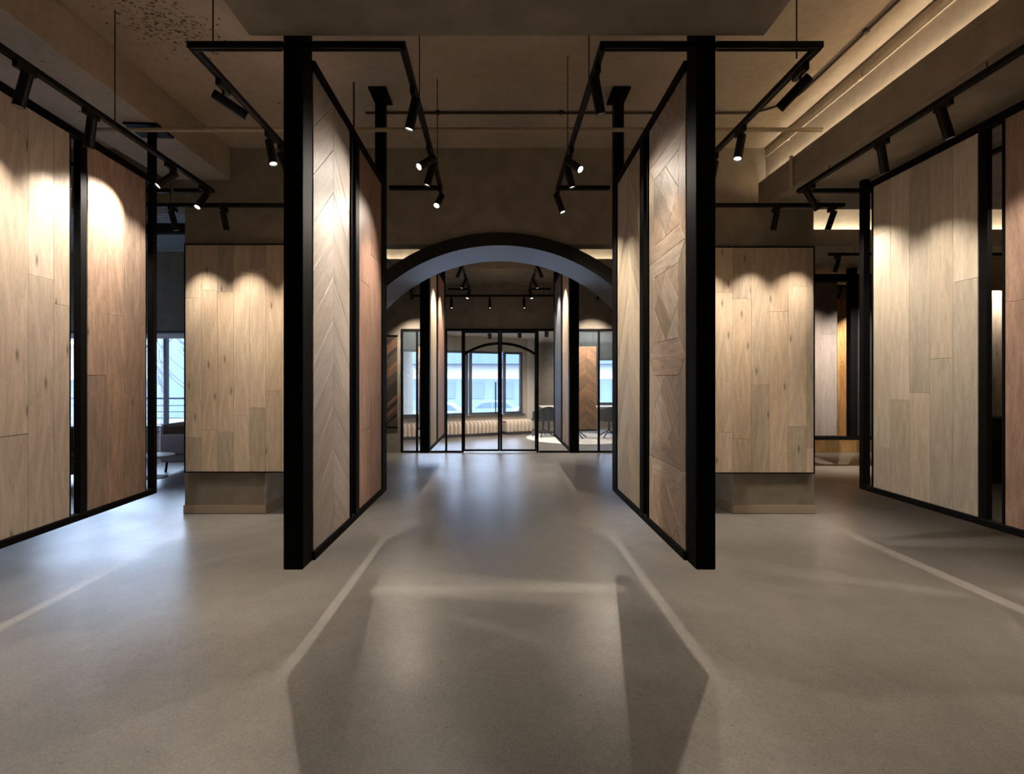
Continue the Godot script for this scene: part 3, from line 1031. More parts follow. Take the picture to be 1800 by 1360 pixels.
# ---------------------------------------------------------------- display frames
func frame_panel(t: Node3D, x: float, s: float, d0: float, d1: float, kind: String, key: String, back := true) -> void:
	# a board panel standing along z inside frame t. x: plane of its centre; s: side (+1 faces +x) that shows; d0..d1 along the frame
	var p := pivot("panel", t, Vector3(x, 0, -(d0 + d1) / 2.0), s * PI / 2)
	var w := (d1 - d0) / 2.0
	var y0 := LOW + 0.05
	var y1 := TOP - 0.06
	obj("backing", MB.new().box(Vector3(-w, y0, -0.034), Vector3(w, y1, 0.034)), M.joint, p)
	var a := -w + 0.002
	var b := w - 0.002
	match kind:
		"plank":
			planks(p, a, b, y0 + 0.002, y1 - 0.002, 0.19, 1.7, key, 0.034)
		"wide":
			planks(p, a, b, y0 + 0.002, y1 - 0.002, 0.36, 1.15, key, 0.034)
		"chevron":
			chevrons(p, a, b, y0 + 0.002, y1 - 0.002, 2, 0.27, 0.9, key, 0.034)
		"steep":
			chevrons(p, a, b, y0 + 0.002, y1 - 0.002, 2, 0.34, 1.6, key, 0.034)
		"parquet":
			parquet(p, a, b, y0 + 0.002, y1 - 0.002, key, 0.034)
	if back:
		var other := pivot("panel", t, Vector3(x, 0, -(d0 + d1) / 2.0), -s * PI / 2)
		planks(other, a, b, y0 + 0.002, y1 - 0.002, 0.24, 2.2, key, 0.034)

func build_frames() -> void:
	for s in [-1.0, 1.0]:
		var side := "left" if s < 0 else "right"
		# the pair that flanks the near aisle
		var cx: float = s * 1.10
		var t := thing("hanging_display", "tall black hanging frame %s of the aisle with %s boards" % [side, "pale chevron and rust" if s < 0 else "tan parquet and sand chevron"], "display frame", Vector3(0, 0, 0), 0.0, "hanging display frames")
		var px0 := minf(s * 1.163, s * 1.058)
		var px1 := maxf(s * 1.163, s * 1.058)
		obj("post", bx(px0, px1, LOW, CEIL, 2.6, 2.735, 0.004), M.black, t)
		obj("post", bx(minf(s * 1.13, s * 1.045), maxf(s * 1.13, s * 1.045), LOW, CEIL, 4.385, 4.485, 0.004), M.black, t)
		for pl in [[2.53, 2.81], [4.30, 4.57]]:
			obj("ceiling_plate", bx(minf(s * 1.17, s * 1.01), maxf(s * 1.17, s * 1.01), CEIL - 0.02, CEIL, pl[0], pl[1], 0.003), M.black, t)
		var rx0 := minf(s * 1.155, s * 1.042)
		var rx1 := maxf(s * 1.155, s * 1.042)
		obj("rail", bx(rx0, rx1, TOP - 0.06, TOP, 2.735, 4.385, 0.004), M.black, t)
		obj("rail", bx(rx0, rx1, LOW, LOW + 0.05, 2.735, 4.385, 0.004), M.black, t)
		obj("stile", bx(rx0, rx1, LOW + 0.05, TOP - 0.06, 3.407, 3.42, 0.003), M.black, t)
		obj("post", bx(rx0, rx1, LOW + 0.05, TOP - 0.06, 3.51, 3.60, 0.004), M.black, t)
		obj("stile", bx(rx0, rx1, LOW + 0.05, TOP - 0.06, 4.316, 4.385, 0.003), M.black, t)
		if s < 0:
			frame_panel(t, cx, 1.0, 2.737, 3.405, "chevron", "chevron_pale")
			frame_panel(t, cx, 1.0, 3.602, 4.314, "wide", "plank_rust")
		else:
			frame_panel(t, cx, -1.0, 2.737, 3.405, "parquet", "parquet_tan")
			frame_panel(t, cx, -1.0, 3.602, 4.314, "steep", "chevron_sand")
		# the pair beyond the arch
		var u := thing("hanging_display", "black hanging frame beyond the arch on the %s of the glass door" % side, "display frame", Vector3(0, 0, 0), 0.0, "hanging display frames")
		var qx0 := minf(s * 1.115, s * 0.985)
		var qx1 := maxf(s * 1.115, s * 0.985)
		obj("post", bx(qx0, qx1, LOW, CEIL, 6.77, 6.9, 0.004), M.black, u)
		obj("post", bx(minf(s * 1.09, s * 0.995), maxf(s * 1.09, s * 0.995), LOW, 3.485, 8.80, 8.9, 0.004), M.black, u)
		obj("ceiling_plate", bx(qx0 - 0.03, qx1 + 0.03, CEIL - 0.02, CEIL, 6.70, 6.97, 0.003), M.black, u)
		obj("rail", bx(qx0 + 0.01, qx1 - 0.01, TOP - 0.06, TOP, 6.9, 8.8, 0.004), M.black, u)
		obj("rail", bx(qx0 + 0.01, qx1 - 0.01, LOW, LOW + 0.05, 6.9, 8.8, 0.004), M.black, u)
		obj("stile", bx(qx0 + 0.01, qx1 - 0.01, LOW + 0.05, TOP - 0.06, 7.71, 7.85, 0.004), M.black, u)
		frame_panel(u, s * 1.05, -s, 6.902, 7.708, "plank", "chevron_sand" if s < 0 else "oak_white")
		frame_panel(u, s * 1.05, -s, 7.852, 8.798, "plank", "plank_rust" if s < 0 else "plank_steel")
	# the long frame along the left aisle, turned slightly; local z = 0 at d = 4.38
	var l := thing("hanging_display", "long black hanging frame at the far left with whitewashed and brown oak boards", "display frame", Vector3(-3.1, 0, -4.38), 0.0572, "hanging display frames")
	var lb := func(z0: float, z1: float, y0: float, y1: float, t := 0.05, dx := 0.0) -> MB: return MB.new().box(Vector3(-t - dx, y0, z0), Vector3(0.0 + dx, y1, z1), 0.004)
	obj("post", lb.call(0.0, 0.054, LOW, 3.756, 0.055), M.black, l)
	obj("ceiling_plate", MB.new().box(Vector3(-0.2, 3.736, -0.10), Vector3(0.09, 3.756, 0.15), 0.003), M.black, l)
	obj("rail", lb.call(0.054, 1.76, TOP - 0.06, TOP, 0.05, 0.004), M.black, l)
	obj("rail", lb.call(0.054, 1.76, LOW, LOW + 0.05, 0.05, 0.004), M.black, l)
	obj("post", lb.call(0.798, 0.862, LOW + 0.05, TOP - 0.06), M.black, l)
	obj("post", lb.call(1.66, 1.76, LOW + 0.05, TOP - 0.06), M.black, l)
	obj("post", lb.call(1.70, 1.76, TOP, 3.756), M.black, l)
	obj("stile", lb.call(0.94, 0.952, LOW + 0.05, TOP - 0.06), M.black, l)
	obj("stile", lb.call(0.140, 0.152, LOW + 0.05, TOP - 0.06), M.black, l)
	local_panel(l, -0.025, 0.153, 0.796, 1.0, "oak_brown", 0.19)
	local_panel(l, -0.025, 0.953, 1.658, 1.0, "oak_white", 0.19)
	# the long frame along the right aisle; local z = 0 at d = 4.553
	var r := thing("hanging_display", "long black hanging frame at the far right with greige and smoked oak boards", "display frame", Vector3(3.385, 0, -4.553), 0.0, "hanging display frames")
	var rb := func(z0: float, z1: float, y0: float, y1: float, t := 0.05, dx := 0.0) -> MB: return MB.new().box(Vector3(0.0 - dx, y0, z0), Vector3(t + dx, y1, z1), 0.004)
	obj("post", rb.call(0.0, 0.053, LOW, 3.37, 0.067), M.black, r)
	obj("rail", rb.call(0.053, 2.25, TOP - 0.06, TOP, 0.05, 0.004), M.black, r)
	obj("rail", rb.call(0.053, 2.25, LOW, LOW + 0.05, 0.05, 0.004), M.black, r)
	obj("stile", rb.call(0.150, 0.172, LOW + 0.05, TOP - 0.06), M.black, r)
	obj("post", rb.call(1.133, 1.193, LOW + 0.05, TOP - 0.06, 0.042), M.black, r)
	obj("stile", rb.call(1.291, 1.313, LOW + 0.05, TOP - 0.06), M.black, r)
	obj("post", rb.call(2.15, 2.25, LOW + 0.05, TOP - 0.06), M.black, r)
	obj("post", rb.call(2.18, 2.24, TOP, 3.37), M.black, r)
	local_panel(r, 0.025, 0.173, 1.132, -1.0, "oak_greige", 0.192)
	local_panel(r, 0.025, 1.314, 2.149, -1.0, "oak_smoked", 0.21)

func local_panel(t: Node3D, x: float, z0: float, z1: float, s: float, key: String, w: float) -> void:
	var p := pivot("panel", t, Vector3(x, 0, (z0 + z1) / 2.0), s * PI / 2)
	var h := (z1 - z0) / 2.0
	var y0 := LOW + 0.05
	var y1 := TOP - 0.06
	obj("backing", MB.new().box(Vector3(-h, y0, -0.013), Vector3(h, y1, 0.013)), M.joint, p)
	planks(p, -h + 0.002, h - 0.002, y0 + 0.002, y1 - 0.002, w, 1.9, key, 0.013)
	var q := pivot("panel", t, Vector3(x, 0, (z0 + z1) / 2.0), -s * PI / 2)
	planks(q, -h + 0.002, h - 0.002, y0 + 0.002, y1 - 0.002, w * 1.3, 2.4, key, 0.013)

func build_pier_boards() -> void:
	for s in [-1.0, 1.0]:
		var side := "left" if s < 0 else "right"
		var t := thing("wall_board", "large knotty oak board in a thin black frame on the %s pier" % side, "wall board", Vector3(s * 2.83, 0, -5.45), 0.0, "oak boards on the piers")
		var w := 0.655
		var y0 := 0.485 if s < 0 else 0.475
		var y1 := 3.0 if s < 0 else 2.97
		obj("backing", MB.new().box(Vector3(-w, y0, 0.0), Vector3(w, y1, 0.075)), M.joint, t)
		for e in [[-w - 0.012, -w, y0 - 0.012, y1 + 0.012], [w, w + 0.012, y0 - 0.012, y1 + 0.012], [-w, w, y0 - 0.012, y0], [-w, w, y1, y1 + 0.012]]:
			obj("edge_trim", MB.new().box(Vector3(e[0], e[2], 0.0), Vector3(e[1], e[3], 0.092), 0.002), M.black, t)
		planks(t, -w + 0.001, w - 0.001, y0 + 0.001, y1 - 0.001, 0.178 if s < 0 else 0.205, 1.55, "oak_pier", 0.075)
	# chevron boards at the glass partition
	board("board of honey coloured chevron oak hung behind the right glass bay", 1.60, 2.02, 0.475, 2.21, 10.10, "chevron_honey")
	board("narrow board of honey oak hung behind the left glass bay", -1.69, -1.27, 0.50, 2.21, 10.10, "chevron_honey")
	board("board of dark mixed chevron oak on the wall left of the glass partition", -2.72, -2.12, 0.54, 2.40, 10.03, "chevron_dark", true)

func board(label: String, x0: float, x1: float, y0: float, y1: float, d: float, key: String, on_wall := false) -> void:
	var t := thing("chevron_board_panel", label, "wall board", Vector3((x0 + x1) / 2, 0, -d))
	var w := (x1 - x0) / 2
	obj("backing", MB.new().box(Vector3(-w, y0, -0.012 if on_wall else -0.02), Vector3(w, y1, 0.0)), M.joint, t)
	obj("rail", MB.new().box(Vector3(-w - 0.01, y1, -0.02), Vector3(w + 0.01, y1 + 0.035, 0.02), 0.003), M.black, t)
	obj("rail", MB.new().box(Vector3(-w - 0.01, y0 - 0.035, -0.02), Vector3(w + 0.01, y0, 0.02), 0.003), M.black, t)
	if not on_wall:
		for x in [-w * 0.7, w * 0.7]:
			obj("hanger", MB.new().tube([Vector3(x, y1 + 0.03, 0), Vector3(x, 2.70, -0.005)], 0.004, 6), M.black, t)
	chevrons(t, -w + 0.001, w - 0.001, y0 + 0.001, y1 - 0.001, 2, 0.1, 0.85 if key == "chevron_honey" else -0.9, key, 0.0)

# ---------------------------------------------------------------- pipes
func build_pipes() -> void:
	tag(obj("ceiling_pipe", MB.new().tube([Vector3(-3.55, 3.70, -4.25), Vector3(2.834, 3.70, -4.25)], 0.018, 12), M.base_paint), "straight taupe pipe crossing the ceiling in front of the rear posts", "pipe")
	var pts := [Vector3(-1.3, 4.095, -4.7), Vector3(2.35, 4.095, -4.7)]
	for k in 9:
		var a := PI / 2 * k / 8.0
		pts.append(Vector3(2.35 + 0.38 * sin(a), 4.095, -4.32 - 0.38 * cos(a)))
	pts.append(Vector3(2.73, 4.095, 2.0))
	var cd := obj("ceiling_conduit", MB.new().tube(pts, 0.011, 10), M.rod)
	tag(cd, "thin conduit on the ceiling bending towards the camera beside the lit beam", "conduit")
	for p in [Vector3(-0.6, 4.1, -4.7), Vector3(0.6, 4.1, -4.7), Vector3(1.7, 4.1, -4.7), Vector3(2.73, 4.1, -3.6), Vector3(2.73, 4.1, -2.6)]:
		obj("clip", MB.new().box(p - Vector3(0.018, 0.017, 0.018), p + Vector3(0.018, 0.015, 0.018), 0.003), M.rod, cd)
	var c2 := obj("cable", MB.new().tube([Vector3(2.985, 4.02, 2.0), Vector3(2.985, 4.0, -2.4), Vector3(2.985, 3.985, -3.9), Vector3(2.985, 4.0, -5.4)], 0.008, 8), M.base_paint)
	tag(c2, "thin painted cable running along the face of the lit beam", "cable")
	for d in [0.5, 2.0, 2.9, 4.0, 5.0]:
		obj("clip", bx(2.97, 3.0, 3.98, 4.03, d - 0.012, d + 0.012, 0.003), M.base_paint, c2)
	# dropped pipe at the end of the soffit
	tag(obj("drop_pipe", MB.new().tube([Vector3(2.81, 3.66, -4.66), Vector3(2.81, 3.30, -4.66)], 0.016, 10), M.base_paint), "short upright pipe at the face of the right soffit", "pipe")
	# junction stub hanging beside the left frame
	tag(obj("threaded_rod", MB.new().tube([Vector3(-1.28, CEIL, -4.25), Vector3(-1.28, 3.716, -4.25)], 0.008, 8), M.rod), "threaded rod dropping to the ceiling pipe left of the left rear post", "rod")

# ---------------------------------------------------------------- tracks
func track(label: String, segs: Array, rods: Array, y := TRACK_Y) -> Node3D:
	# segs: pairs of (x, d) ends; a slotted black bar along each. rods: (x, d, top)
	var t := thing("lighting_track", label, "lighting track", Vector3.ZERO, 0.0, "suspended lighting tracks")
	for s in segs:
		var a := Vector3(s[0], y, -s[1])
		var b := Vector3(s[2], y, -s[3])
		var len := a.distance_to(b)
		var mb := MB.new()
		mb.box(Vector3(-0.018, -0.017, -0.018), Vector3(0.018, 0.017, len + 0.018), 0.003)
		var r := obj("rail", mb, M.track, t)
		r.position = a
		r.rotation.y = atan2(b.x - a.x, b.z - a.z)
		var slot := MB.new()
		for x in [-0.011, 0.011]:
			slot.box(Vector3(x - 0.004, -0.021, 0.0), Vector3(x + 0.004, -0.017, len))
		obj("slot_lip", slot, M.lamp_black, r)
	for q in rods:
		obj("suspension_rod", MB.new().tube([Vector3(q[0], y + 0.017, -q[1]), Vector3(q[0], q[2], -q[1])], 0.004, 6), M.wire, t)
	return t

func build_tracks() -> void:
	track("rectangular black track loop round the frame left of the aisle", [[-1.668, 2.62, -1.185, 2.62], [-1.035, 2.62, -0.525, 2.62], [-1.668, 2.62, -1.668, 4.5], [-0.525, 2.62, -0.553, 4.55], [-0.553, 4.55, -1.02, 4.55]], [[-1.60, 2.70, CEIL], [-1.668, 4.3, CEIL], [-0.54, 4.2, CEIL], [-0.53, 3.2, CEIL]])
	track("rectangular black track loop round the frame right of the aisle", [[1.035, 2.62, 0.56, 2.62], [1.185, 2.62, 1.73, 2.62], [0.56, 2.62, 0.548, 4.55], [1.73, 2.62, 1.70, 4.5], [0.548, 4.55, 1.02, 4.55]], [[1.69, 2.75, CEIL], [1.71, 4.2, CEIL], [0.55, 3.9, CEIL], [0.555, 3.0, CEIL]])
	track("long black track beside the far left frame", [[-2.69, 0.9, -2.745, 4.62], [-2.745, 4.62, -3.09, 4.62], [-3.17, 4.62, -3.60, 4.62], [-3.55, 0.9, -3.60, 4.62]], [[-2.70, 2.30, CEIL], [-2.72, 3.42, CEIL]])
	track("long black track beside the far right frame", [[2.864, 0.9, 2.864, 4.62], [2.864, 4.62, 3.94, 4.62], [3.92, 0.9, 3.92, 4.62]], [[2.864, 2.84, 3.37], [2.864, 4.2, 3.37]])
	track("straight black track in front of the left pier board", [[-3.75, 5.0, -1.75, 5.0]], [[-3.4, 5.0, 3.756], [-1.9, 5.0, CEIL]])
	track("straight black track in front of the right pier board", [[1.75, 5.0, 3.55, 5.0]], [[1.9, 5.0, CEIL], [3.3, 5.0, 3.37]])
	track("black track loop round the frame beyond the arch, left of the glass door", [[-0.59, 6.6, -0.59, 9.6], [-0.59, 9.6, -1.0, 9.6], [-1.7, 6.8, -1.7, 9.6]], [[-0.59, 7.0, CEIL], [-1.7, 7.2, CEIL]])
	track("black track loop round the frame beyond the arch, right of the glass door", [[0.59, 6.6, 0.59, 9.6], [0.59, 9.6, 1.0, 9.6], [1.9, 6.8, 1.9, 9.75]], [[0.59, 7.0, CEIL], [1.9, 7.2, CEIL]])
	track("straight black track across the front of the glass partition", [[-1.75, 9.85, 1.15, 9.85]], [[-0.3, 9.85, 3.485], [0.9, 9.85, 3.485]], 3.22)
	track("straight black track behind the viewer along the end wall", [[-3.0, -2.6, 3.0, -2.6]], [[-2.6, -2.6, CEIL], [2.6, -2.6, CEIL]], 3.22)
	track("straight black track before the honey cladding on the end wall", [[5.9, 9.3, 8.0, 9.3]], [[6.1, 9.3, 3.42], [7.8, 9.3, 3.42]])
	track("straight black track over the boards deep in the right aisle", [[4.75, 6.95, 8.2, 6.95]], [[5.1, 6.95, 3.42], [7.6, 6.95, 3.42]])

# ---------------------------------------------------------------- spotlights
func add_spot(under: Node3D, at: Vector3, dir: Vector3, e: float, angle: float) -> void:
	var l := SpotLight3D.new()
	l.name = "beam"
	l.light_energy = e
	l.light_color = Color(1.0, 0.94, 0.87)
	l.spot_angle = angle
	l.spot_angle_attenuation = 1.0
	l.spot_attenuation = 2.0
	l.spot_range = 30.0
	l.light_size = 0.018
	l.shadow_enabled = true
	under.add_child(l, true)
	l.position = at
	var up := Vector3.UP if absf(dir.normalized().y) < 0.95 else Vector3.FORWARD
	l.basis = Basis.looking_at(dir, up)

var spot_meshes := {}

func spot(label: String, x: float, d: float, dir: Vector3, e: float, angle := 42.0, y := TRACK_Y, group := "black track spotlights") -> void:
	# adapter clipped in the track, a stem, and a cylinder that tilts about the stem's foot
	if spot_meshes.is_empty():
		spot_meshes.adapter = MB.new().box(Vector3(-0.016, -0.045, -0.06), Vector3(0.016, 0.0, 0.06), 0.004).mesh()
		spot_meshes.stem = MB.new().tube([Vector3(0, -0.045, 0), Vector3(0, -0.105, 0)], 0.008, 10).mesh()
		spot_meshes.barrel = MB.new().lathe([[0.0, -0.06], [0.026, -0.06], [0.029, -0.057], [0.029, 0.137], [0.0275, 0.139], [0.0255, 0.137], [0.0245, 0.125]], Transform3D(), 28).mesh()
		spot_meshes.lens = MB.new().lathe([[0.0245, 0.1245], [0.0245, 0.127], [0.0, 0.130]], Transform3D(), 24).mesh()
	var t := thing("track_spotlight", label, "spotlight", Vector3(x, y - 0.017, -d), 0.0, group)
	obj("adapter", spot_meshes.adapter, M.lamp_black, t)
	obj("stem", spot_meshes.stem, M.lamp_black, t)
	dir = dir.normalized()
	var side := dir.cross(Vector3(0, 0, 1) if absf(dir.z) < 0.9 else Vector3(1, 0, 0)).normalized()
	var b := Basis(side, dir, side.cross(dir))
	var pv := Vector3(0, -0.105, 0)
	var br := obj("barrel", spot_meshes.barrel, M.lamp_black, t)
	br.transform = Transform3D(b, pv)
	var ln := obj("lens", spot_meshes.lens, M.lens, t)
	ln.transform = Transform3D(b, pv)
	add_spot(t, pv + dir * 0.14, dir, e, angle)

func build_spotlights() -> void:
	var fl := "spotlight on the left loop's outer rail, "
	spot("black " + fl + "nearest, tilted almost level to the right", -1.668, 2.92, Vector3(0.76, -0.40, -0.52), 2.0)
	spot("black " + fl + "pointing straight down, lens glowing", -1.668, 3.52, Vector3(0.26, -0.94, 0.20), 5.4, 55.0)
	spot("black " + fl + "farthest, tilted towards the post", -1.668, 3.72, Vector3(0.36, -0.93, -0.05), 2.2)
	var fi := "spotlight on the left loop's inner rail, "
	spot("black " + fi + "nearest, aimed at the pale chevron", -0.53, 3.0, Vector3(-0.23, -0.97, -0.02), 2.7, 38.0)
	spot("black " + fi + "glaring straight at the viewer", -0.54, 3.72, Vector3(-0.50, -0.62, 0.60), 0.7)
	spot("black " + fi + "dark side showing, aimed at the rust boards", -0.542, 3.86, Vector3(-0.28, -0.95, -0.04), 2.8, 36.0)
	spot("black " + fi + "at the far corner, lens glaring", -0.553, 4.50, Vector3(-0.16, -0.72, 0.66), 2.2)
	var gi := "spotlight on the right loop's inner rail, "
	spot("black " + gi + "nearest, seen from behind", 0.56, 2.80, Vector3(0.23, -0.94, -0.24), 2.1, 40.0)
	spot("black " + gi + "lens glaring beside the rail", 0.555, 3.76, Vector3(0.46, -0.64, 0.60), 0.7)
	spot("black " + gi + "dark barrel behind the glaring one", 0.553, 3.90, Vector3(0.25, -0.96, -0.04), 2.1, 37.0)
	spot("black " + gi + "at the far corner, mouth just showing", 0.548, 4.52, Vector3(0.30, -0.93, 0.16), 2.2)
	var go := "spotlight on the right loop's outer rail, "
	spot("black " + go + "nearest, tilted steeply to the left", 1.73, 2.78, Vector3(-0.55, -0.6, -0.58), 2.0)
	spot("black " + go + "upright with its lens glowing", 1.715, 3.44, Vector3(-0.26, -0.94, 0.20), 5.4, 55.0)
	spot("black " + go + "farthest, beside the front post", 1.71, 3.86, Vector3(-0.22, -0.97, 0.08), 2.2)
	var l := "spotlight on the far left track, "
	spot("black " + l + "out of the frame's near end", -2.69, 1.75, Vector3(-0.3, -0.95, 0.05), 2.3)
	spot("black " + l + "nearest in view, barrel hanging almost upright", -2.70, 2.75, Vector3(-0.24, -0.97, 0.02), 1.9, 48.0)
	spot("black " + l + "second in view, pale light on its side", -2.72, 3.22, Vector3(-0.24, -0.96, -0.14), 1.2, 48.0)
	spot("black " + l + "glowing through the gap by the rear post", -2.735, 4.02, Vector3(-0.45, -0.75, 0.50), 2.6)
	spot("black " + l + "last before the corner, lens glowing", -2.742, 4.48, Vector3(-0.1, -0.84, 0.54), 2.2)
	var r := "spotlight on the far right track, "
	spot("black " + r + "nearest in view, tilted at the boards", 2.864, 3.12, Vector3(0.24, -0.97, 0.06), 2.3, 43.0)
	spot("black " + r + "second in view, lens hidden", 2.864, 3.62, Vector3(0.24, -0.97, -0.10), 2.3, 43.0)
	spot("black " + r + "last before the corner", 2.864, 4.46, Vector3(0.46, -0.88, 0.10), 2.4)
	spot("black " + r + "nearest the camera, out of view", 2.864, 2.2, Vector3(0.42, -0.9, 0.0), 2.4)
	for c in [[2.3, "nearest"], [3.1, "middle"], [3.95, "farthest"]]:
		spot("black spotlight on the hidden outer rail behind the far left frame, %s one" % c[1], -3.57, c[0], Vector3(0.30, -0.95, -0.02), 2.6)
		spot("black spotlight on the hidden outer rail behind the far right frame, %s one" % c[1], 3.92, c[0], Vector3(-0.30, -0.95, -0.02), 2.6)
	var pl := "spotlight on the track before the left pier board, "
	spot("black " + pl + "leftmost", -3.38, 5.0, Vector3(0.16, -0.93, -0.18), 2.8, 33.0)
	spot("black " + pl + "second from the left", -2.85, 5.0, Vector3(0.10, -0.93, -0.18), 2.8, 33.0)
	spot("black " + pl + "hidden behind the front post", -2.1, 5.0, Vector3(-0.1, -0.93, -0.18), 2.8, 33.0)
	var pr := "spotlight on the track before the right pier board, "
	spot("black " + pr + "second from the right", 2.86, 5.0, Vector3(-0.10, -0.93, -0.18), 2.8, 33.0)
	spot("black " + pr + "rightmost", 3.44, 5.0, Vector3(-0.22, -0.93, -0.18), 2.8, 33.0)
	spot("black " + pr + "hidden behind the front post", 2.2, 5.0, Vector3(0.1, -0.93, -0.18), 2.8, 33.0)
	for c in [[-2.4, "first"], [-0.8, "second"], [0.8, "third"], [2.4, "fourth"]]:
		spot("black spotlight behind the viewer aimed at the end wall, %s from the left" % c[1], c[0], -2.6, Vector3(0.0, -0.75, 0.66), 2.6, 45.0, 3.22)
	# beyond the arch
	for s in [-1.0, 1.0]:
		var side := "left" if s < 0 else "right"
		var a := "spotlight beyond the arch on the %s inner rail, " % side
		spot("small black " + a + "nearest", s * 0.59, 7.35, Vector3(-s * -0.40, -0.9, -0.05), 3.4)
		spot("small black " + a + "middle one", s * 0.59, 8.25, Vector3(s * 0.42, -0.88, 0.12), 3.4)
		spot("small black " + a + "farthest", s * 0.59, 9.3, Vector3(s * 0.2, -0.9, 0.35), 2.0)
		var o := "spotlight beyond the arch on the %s outer rail, " % side
		spot("small black " + o + "nearer", s * (1.7 if s < 0 else 1.9), 8.7, Vector3(-s * 0.1, -0.7, 0.65), 2.0)
		spot("small black " + o + "farther", s * (1.7 if s < 0 else 1.9), 9.3, Vector3(0.0, -0.84, -0.42), 6.0)
	for c in [[-0.98, "leftmost"], [-0.2, "middle"], [0.5, "rightmost"]]:
		spot("small black spotlight on the cross track at the glass partition, " + c[1], c[0], 9.85, Vector3(0.06, -0.97, 0.16), 1.6, 30.0, 3.22)
	# right aisle
	for c in [[4.86, "leftmost"], [5.8, "second"], [7.4, "rightmost"]]:
		spot("small black spotlight deep in the right aisle, " + c[1], c[0], 6.95, Vector3(0.16, -0.76, -0.62), 2.5 if c[0] > 7.0 else 12.0, 36.0)
	for c in [[6.55, "left"], [7.3, "right"]]:
		spot("small black spotlight washing the honey cladding on the end wall, %s one" % c[1], c[0], 9.3, Vector3(0.05, -0.86, -0.50), 5.0, 40.0)

# ---------------------------------------------------------------- outside
func build_outside() -> void:
	struct("ground_outside", bx(-60, 60, -1.5, -1.3, -30, 90), flat(Color(0.46, 0.48, 0.50), 0.9), "grey street and forecourt outside the windows", "ground")
	var grey := flat(Color(0.47, 0.53, 0.60), 0.9)
	var pale := flat(Color(0.82, 0.81, 0.79), 0.9)
	var blue := flat(Color(0.38, 0.445, 0.52), 0.9)
	var pane := flat(Color(0.42, 0.48, 0.55), 0.3)
	var b := thing("building", "long pale building with a blue grey canopy across the street", "building", Vector3(-2, -0.55, -38))
	obj("wall", MB.new().box(Vector3(-16, -0.75, -8), Vector3(18, 2.15, 0)), grey, b)
	obj("fascia", MB.new().box(Vector3(-16, 2.15, -8), Vector3(18, 3.25, 0.05)), pale, b)
	obj("canopy", MB.new().box(Vector3(-16.5, 3.25, -8), Vector3(18.5, 7.5, 1.6), 0.05), blue, b)
	for i in 14:
		obj("window", MB.new().box(Vector3(-14.5 + i * 2.3, 0.6, 0.0), Vector3(-13.0 + i * 2.3, 1.9, 0.06), 0.01), pane, b)
	var c := thing("building", "grey apartment block seen through the lounge window", "building", Vector3(-30, -0.55, -34))
	obj("wall", MB.new().box(Vector3(-14, -0.75, -8), Vector3(6, 9, 0)), grey, c)
	for j in 3:
		obj("balcony_slab", MB.new().box(Vector3(-13.5, 2.1 + j * 2.4, 0), Vector3(5.5, 2.3 + j * 2.4, 1.1), 0.02), pale, c)
		for i in 7:
			var wn := obj("window", MB.new().box(Vector3(-12.6 + i * 2.6, 0.7 + j * 2.4, 0.0), Vector3(-11.2 + i * 2.6, 1.9 + j * 2.4, 0.05), 0.01), pale, c)
			obj("pane", MB.new().box(Vector3(-12.5 + i * 2.6, 0.78 + j * 2.4, 0.05), Vector3(-11.3 + i * 2.6, 1.82 + j * 2.4, 0.07)), pane, wn)
	var rl := thing("balcony_railing", "dark metal railing outside the lounge window", "railing", Vector3(-7.2, -0.55, -10.9))
	obj("handrail", MB.new().box(Vector3(-2.6, 1.62, -0.02), Vector3(2.4, 1.66, 0.02), 0.004), M.window_frame, rl)
	for y in [1.05, 1.19, 1.33, 1.47]:
		obj("rail", MB.new().box(Vector3(-2.6, y, -0.008), Vector3(2.4, y + 0.015, 0.008)), M.window_frame, rl)
	for i in 6:
		obj("post", MB.new().box(Vector3(-2.6 + i, -0.75, -0.02), Vector3(-2.56 + i, 1.62, 0.02), 0.003), M.window_frame, rl)
	car("white car parked across the street, left of the door's centre post", Vector3(-3.9, -1.3, -29), flat(Color(0.56, 0.60, 0.64), 0.3))
	car("pale silver car parked across the street behind the left door leaf", Vector3(-0.6, -1.3, -32), flat(Color(0.50, 0.55, 0.60), 0.3))
	car("white car with red tail lamps parked behind the right door leaf", Vector3(1.7, -1.3, -27), flat(Color(0.68, 0.69, 0.71), 0.3))
	for q in [[-15.5, -24.0, 6.5, "nearer bare tree outside the lounge window"], [-19.5, -28.0, 7.5, "farther bare tree outside the lounge window"]]:
		bare_tree(q[3], Vector3(q[0], -1.3, q[1]), q[2])

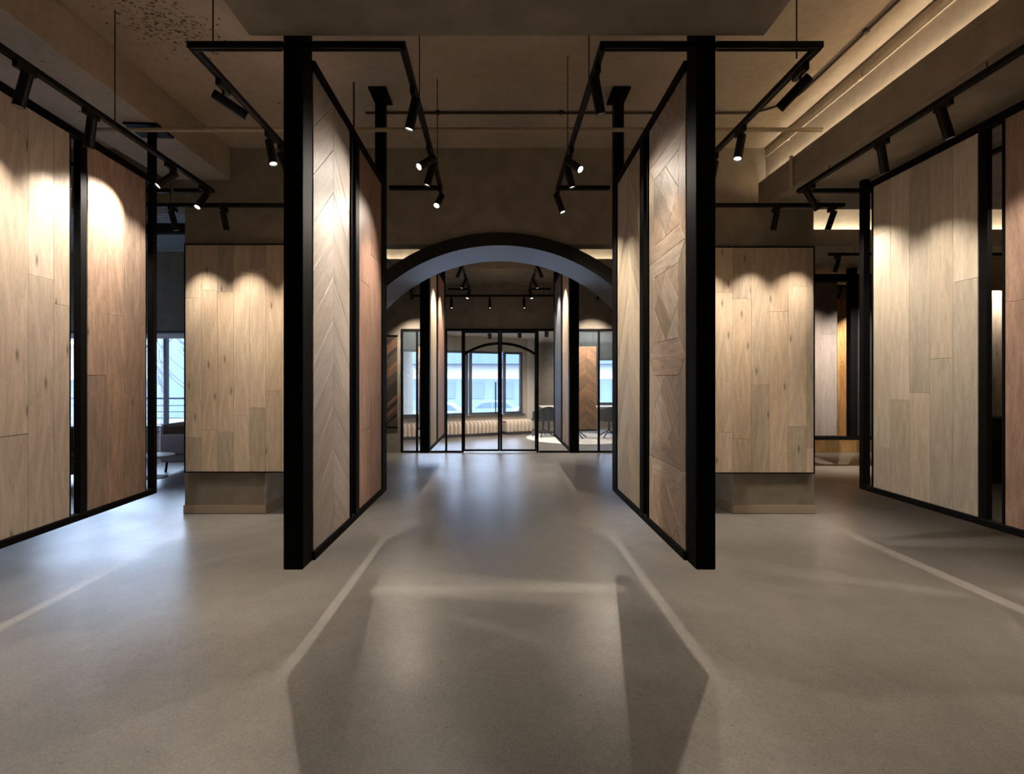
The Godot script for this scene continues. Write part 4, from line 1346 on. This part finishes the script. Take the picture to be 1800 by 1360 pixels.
func car(label: String, at: Vector3, paint: Material) -> void:
	var t := thing("car", label, "car", at, 0.0, "cars parked across the street")
	var body := PackedVector2Array([Vector2(-2.1, 0.3), Vector2(-2.15, 0.62), Vector2(-2.0, 0.86), Vector2(-1.2, 0.92), Vector2(1.6, 0.98), Vector2(2.1, 0.92), Vector2(2.18, 0.6), Vector2(2.1, 0.3)])
	obj("body", MB.new().extrude(body, -0.85, 0.85), paint, t)
	var cab := PackedVector2Array([Vector2(-1.2, 0.9), Vector2(-0.55, 1.38), Vector2(0.1, 1.46), Vector2(1.1, 1.42), Vector2(1.7, 0.96)])
	obj("cabin", MB.new().extrude(cab, -0.72, 0.72), paint, t)
	var glass := flat(Color(0.36, 0.42, 0.48), 0.15)
	obj("side_window", MB.new().extrude(PackedVector2Array([Vector2(-1.0, 0.98), Vector2(-0.5, 1.32), Vector2(0.1, 1.38), Vector2(0.1, 1.0)]), 0.71, 0.735), glass, t)
	obj("side_window", MB.new().extrude(PackedVector2Array([Vector2(0.18, 1.0), Vector2(0.18, 1.38), Vector2(1.0, 1.34), Vector2(1.45, 1.02)]), 0.71, 0.735), glass, t)
	obj("tail_lamp", MB.new().box(Vector3(2.0, 0.7, 0.62), Vector3(2.17, 0.86, 0.87), 0.02), flat(Color(0.7, 0.08, 0.06), 0.3), t)
	for x in [-1.35, 1.35]:
		for z in [-0.78, 0.78]:
			var w := obj("wheel", MB.new().lathe([[0.0, -0.1], [0.29, -0.1], [0.32, -0.07], [0.32, 0.07], [0.29, 0.1], [0.0, 0.1]], Transform3D(Basis(Vector3.RIGHT, PI / 2), Vector3(x, 0.32, z)), 24), M.chair_black, t)
			obj("hub", MB.new().lathe([[0.18, 0.1], [0.16, 0.115], [0.0, 0.12]], Transform3D(Basis(Vector3.RIGHT, PI / 2), Vector3(x, 0.32, z)), 16), M.slat, w)

func bare_tree(label: String, at: Vector3, h: float) -> void:
	var t := thing("tree", label, "tree", at)
	var bark := flat(Color(0.4, 0.4, 0.42), 0.9)
	obj("trunk", MB.new().lathe([[0.14, 0.0], [0.11, h * 0.4], [0.05, h * 0.8], [0.0, h]], Transform3D(), 10), bark, t)
	var r := RandomNumberGenerator.new()
	r.seed = int(h * 100)
	for k in 26:
		var y := h * r.randf_range(0.25, 0.9)
		var a := r.randf() * TAU
		var l := r.randf_range(0.7, 1.9) * (1.1 - y / h)
		var p := Vector3(0, y, 0)
		var q := p + Vector3(sin(a) * l * 0.6, l * 0.5, cos(a) * l * 0.6)
		var e := q + Vector3(sin(a + 0.5) * l * 0.5, l * 0.6, cos(a + 0.5) * l * 0.5)
		obj("branch", MB.new().tube([p, q, e], 0.025, 5), bark, t)
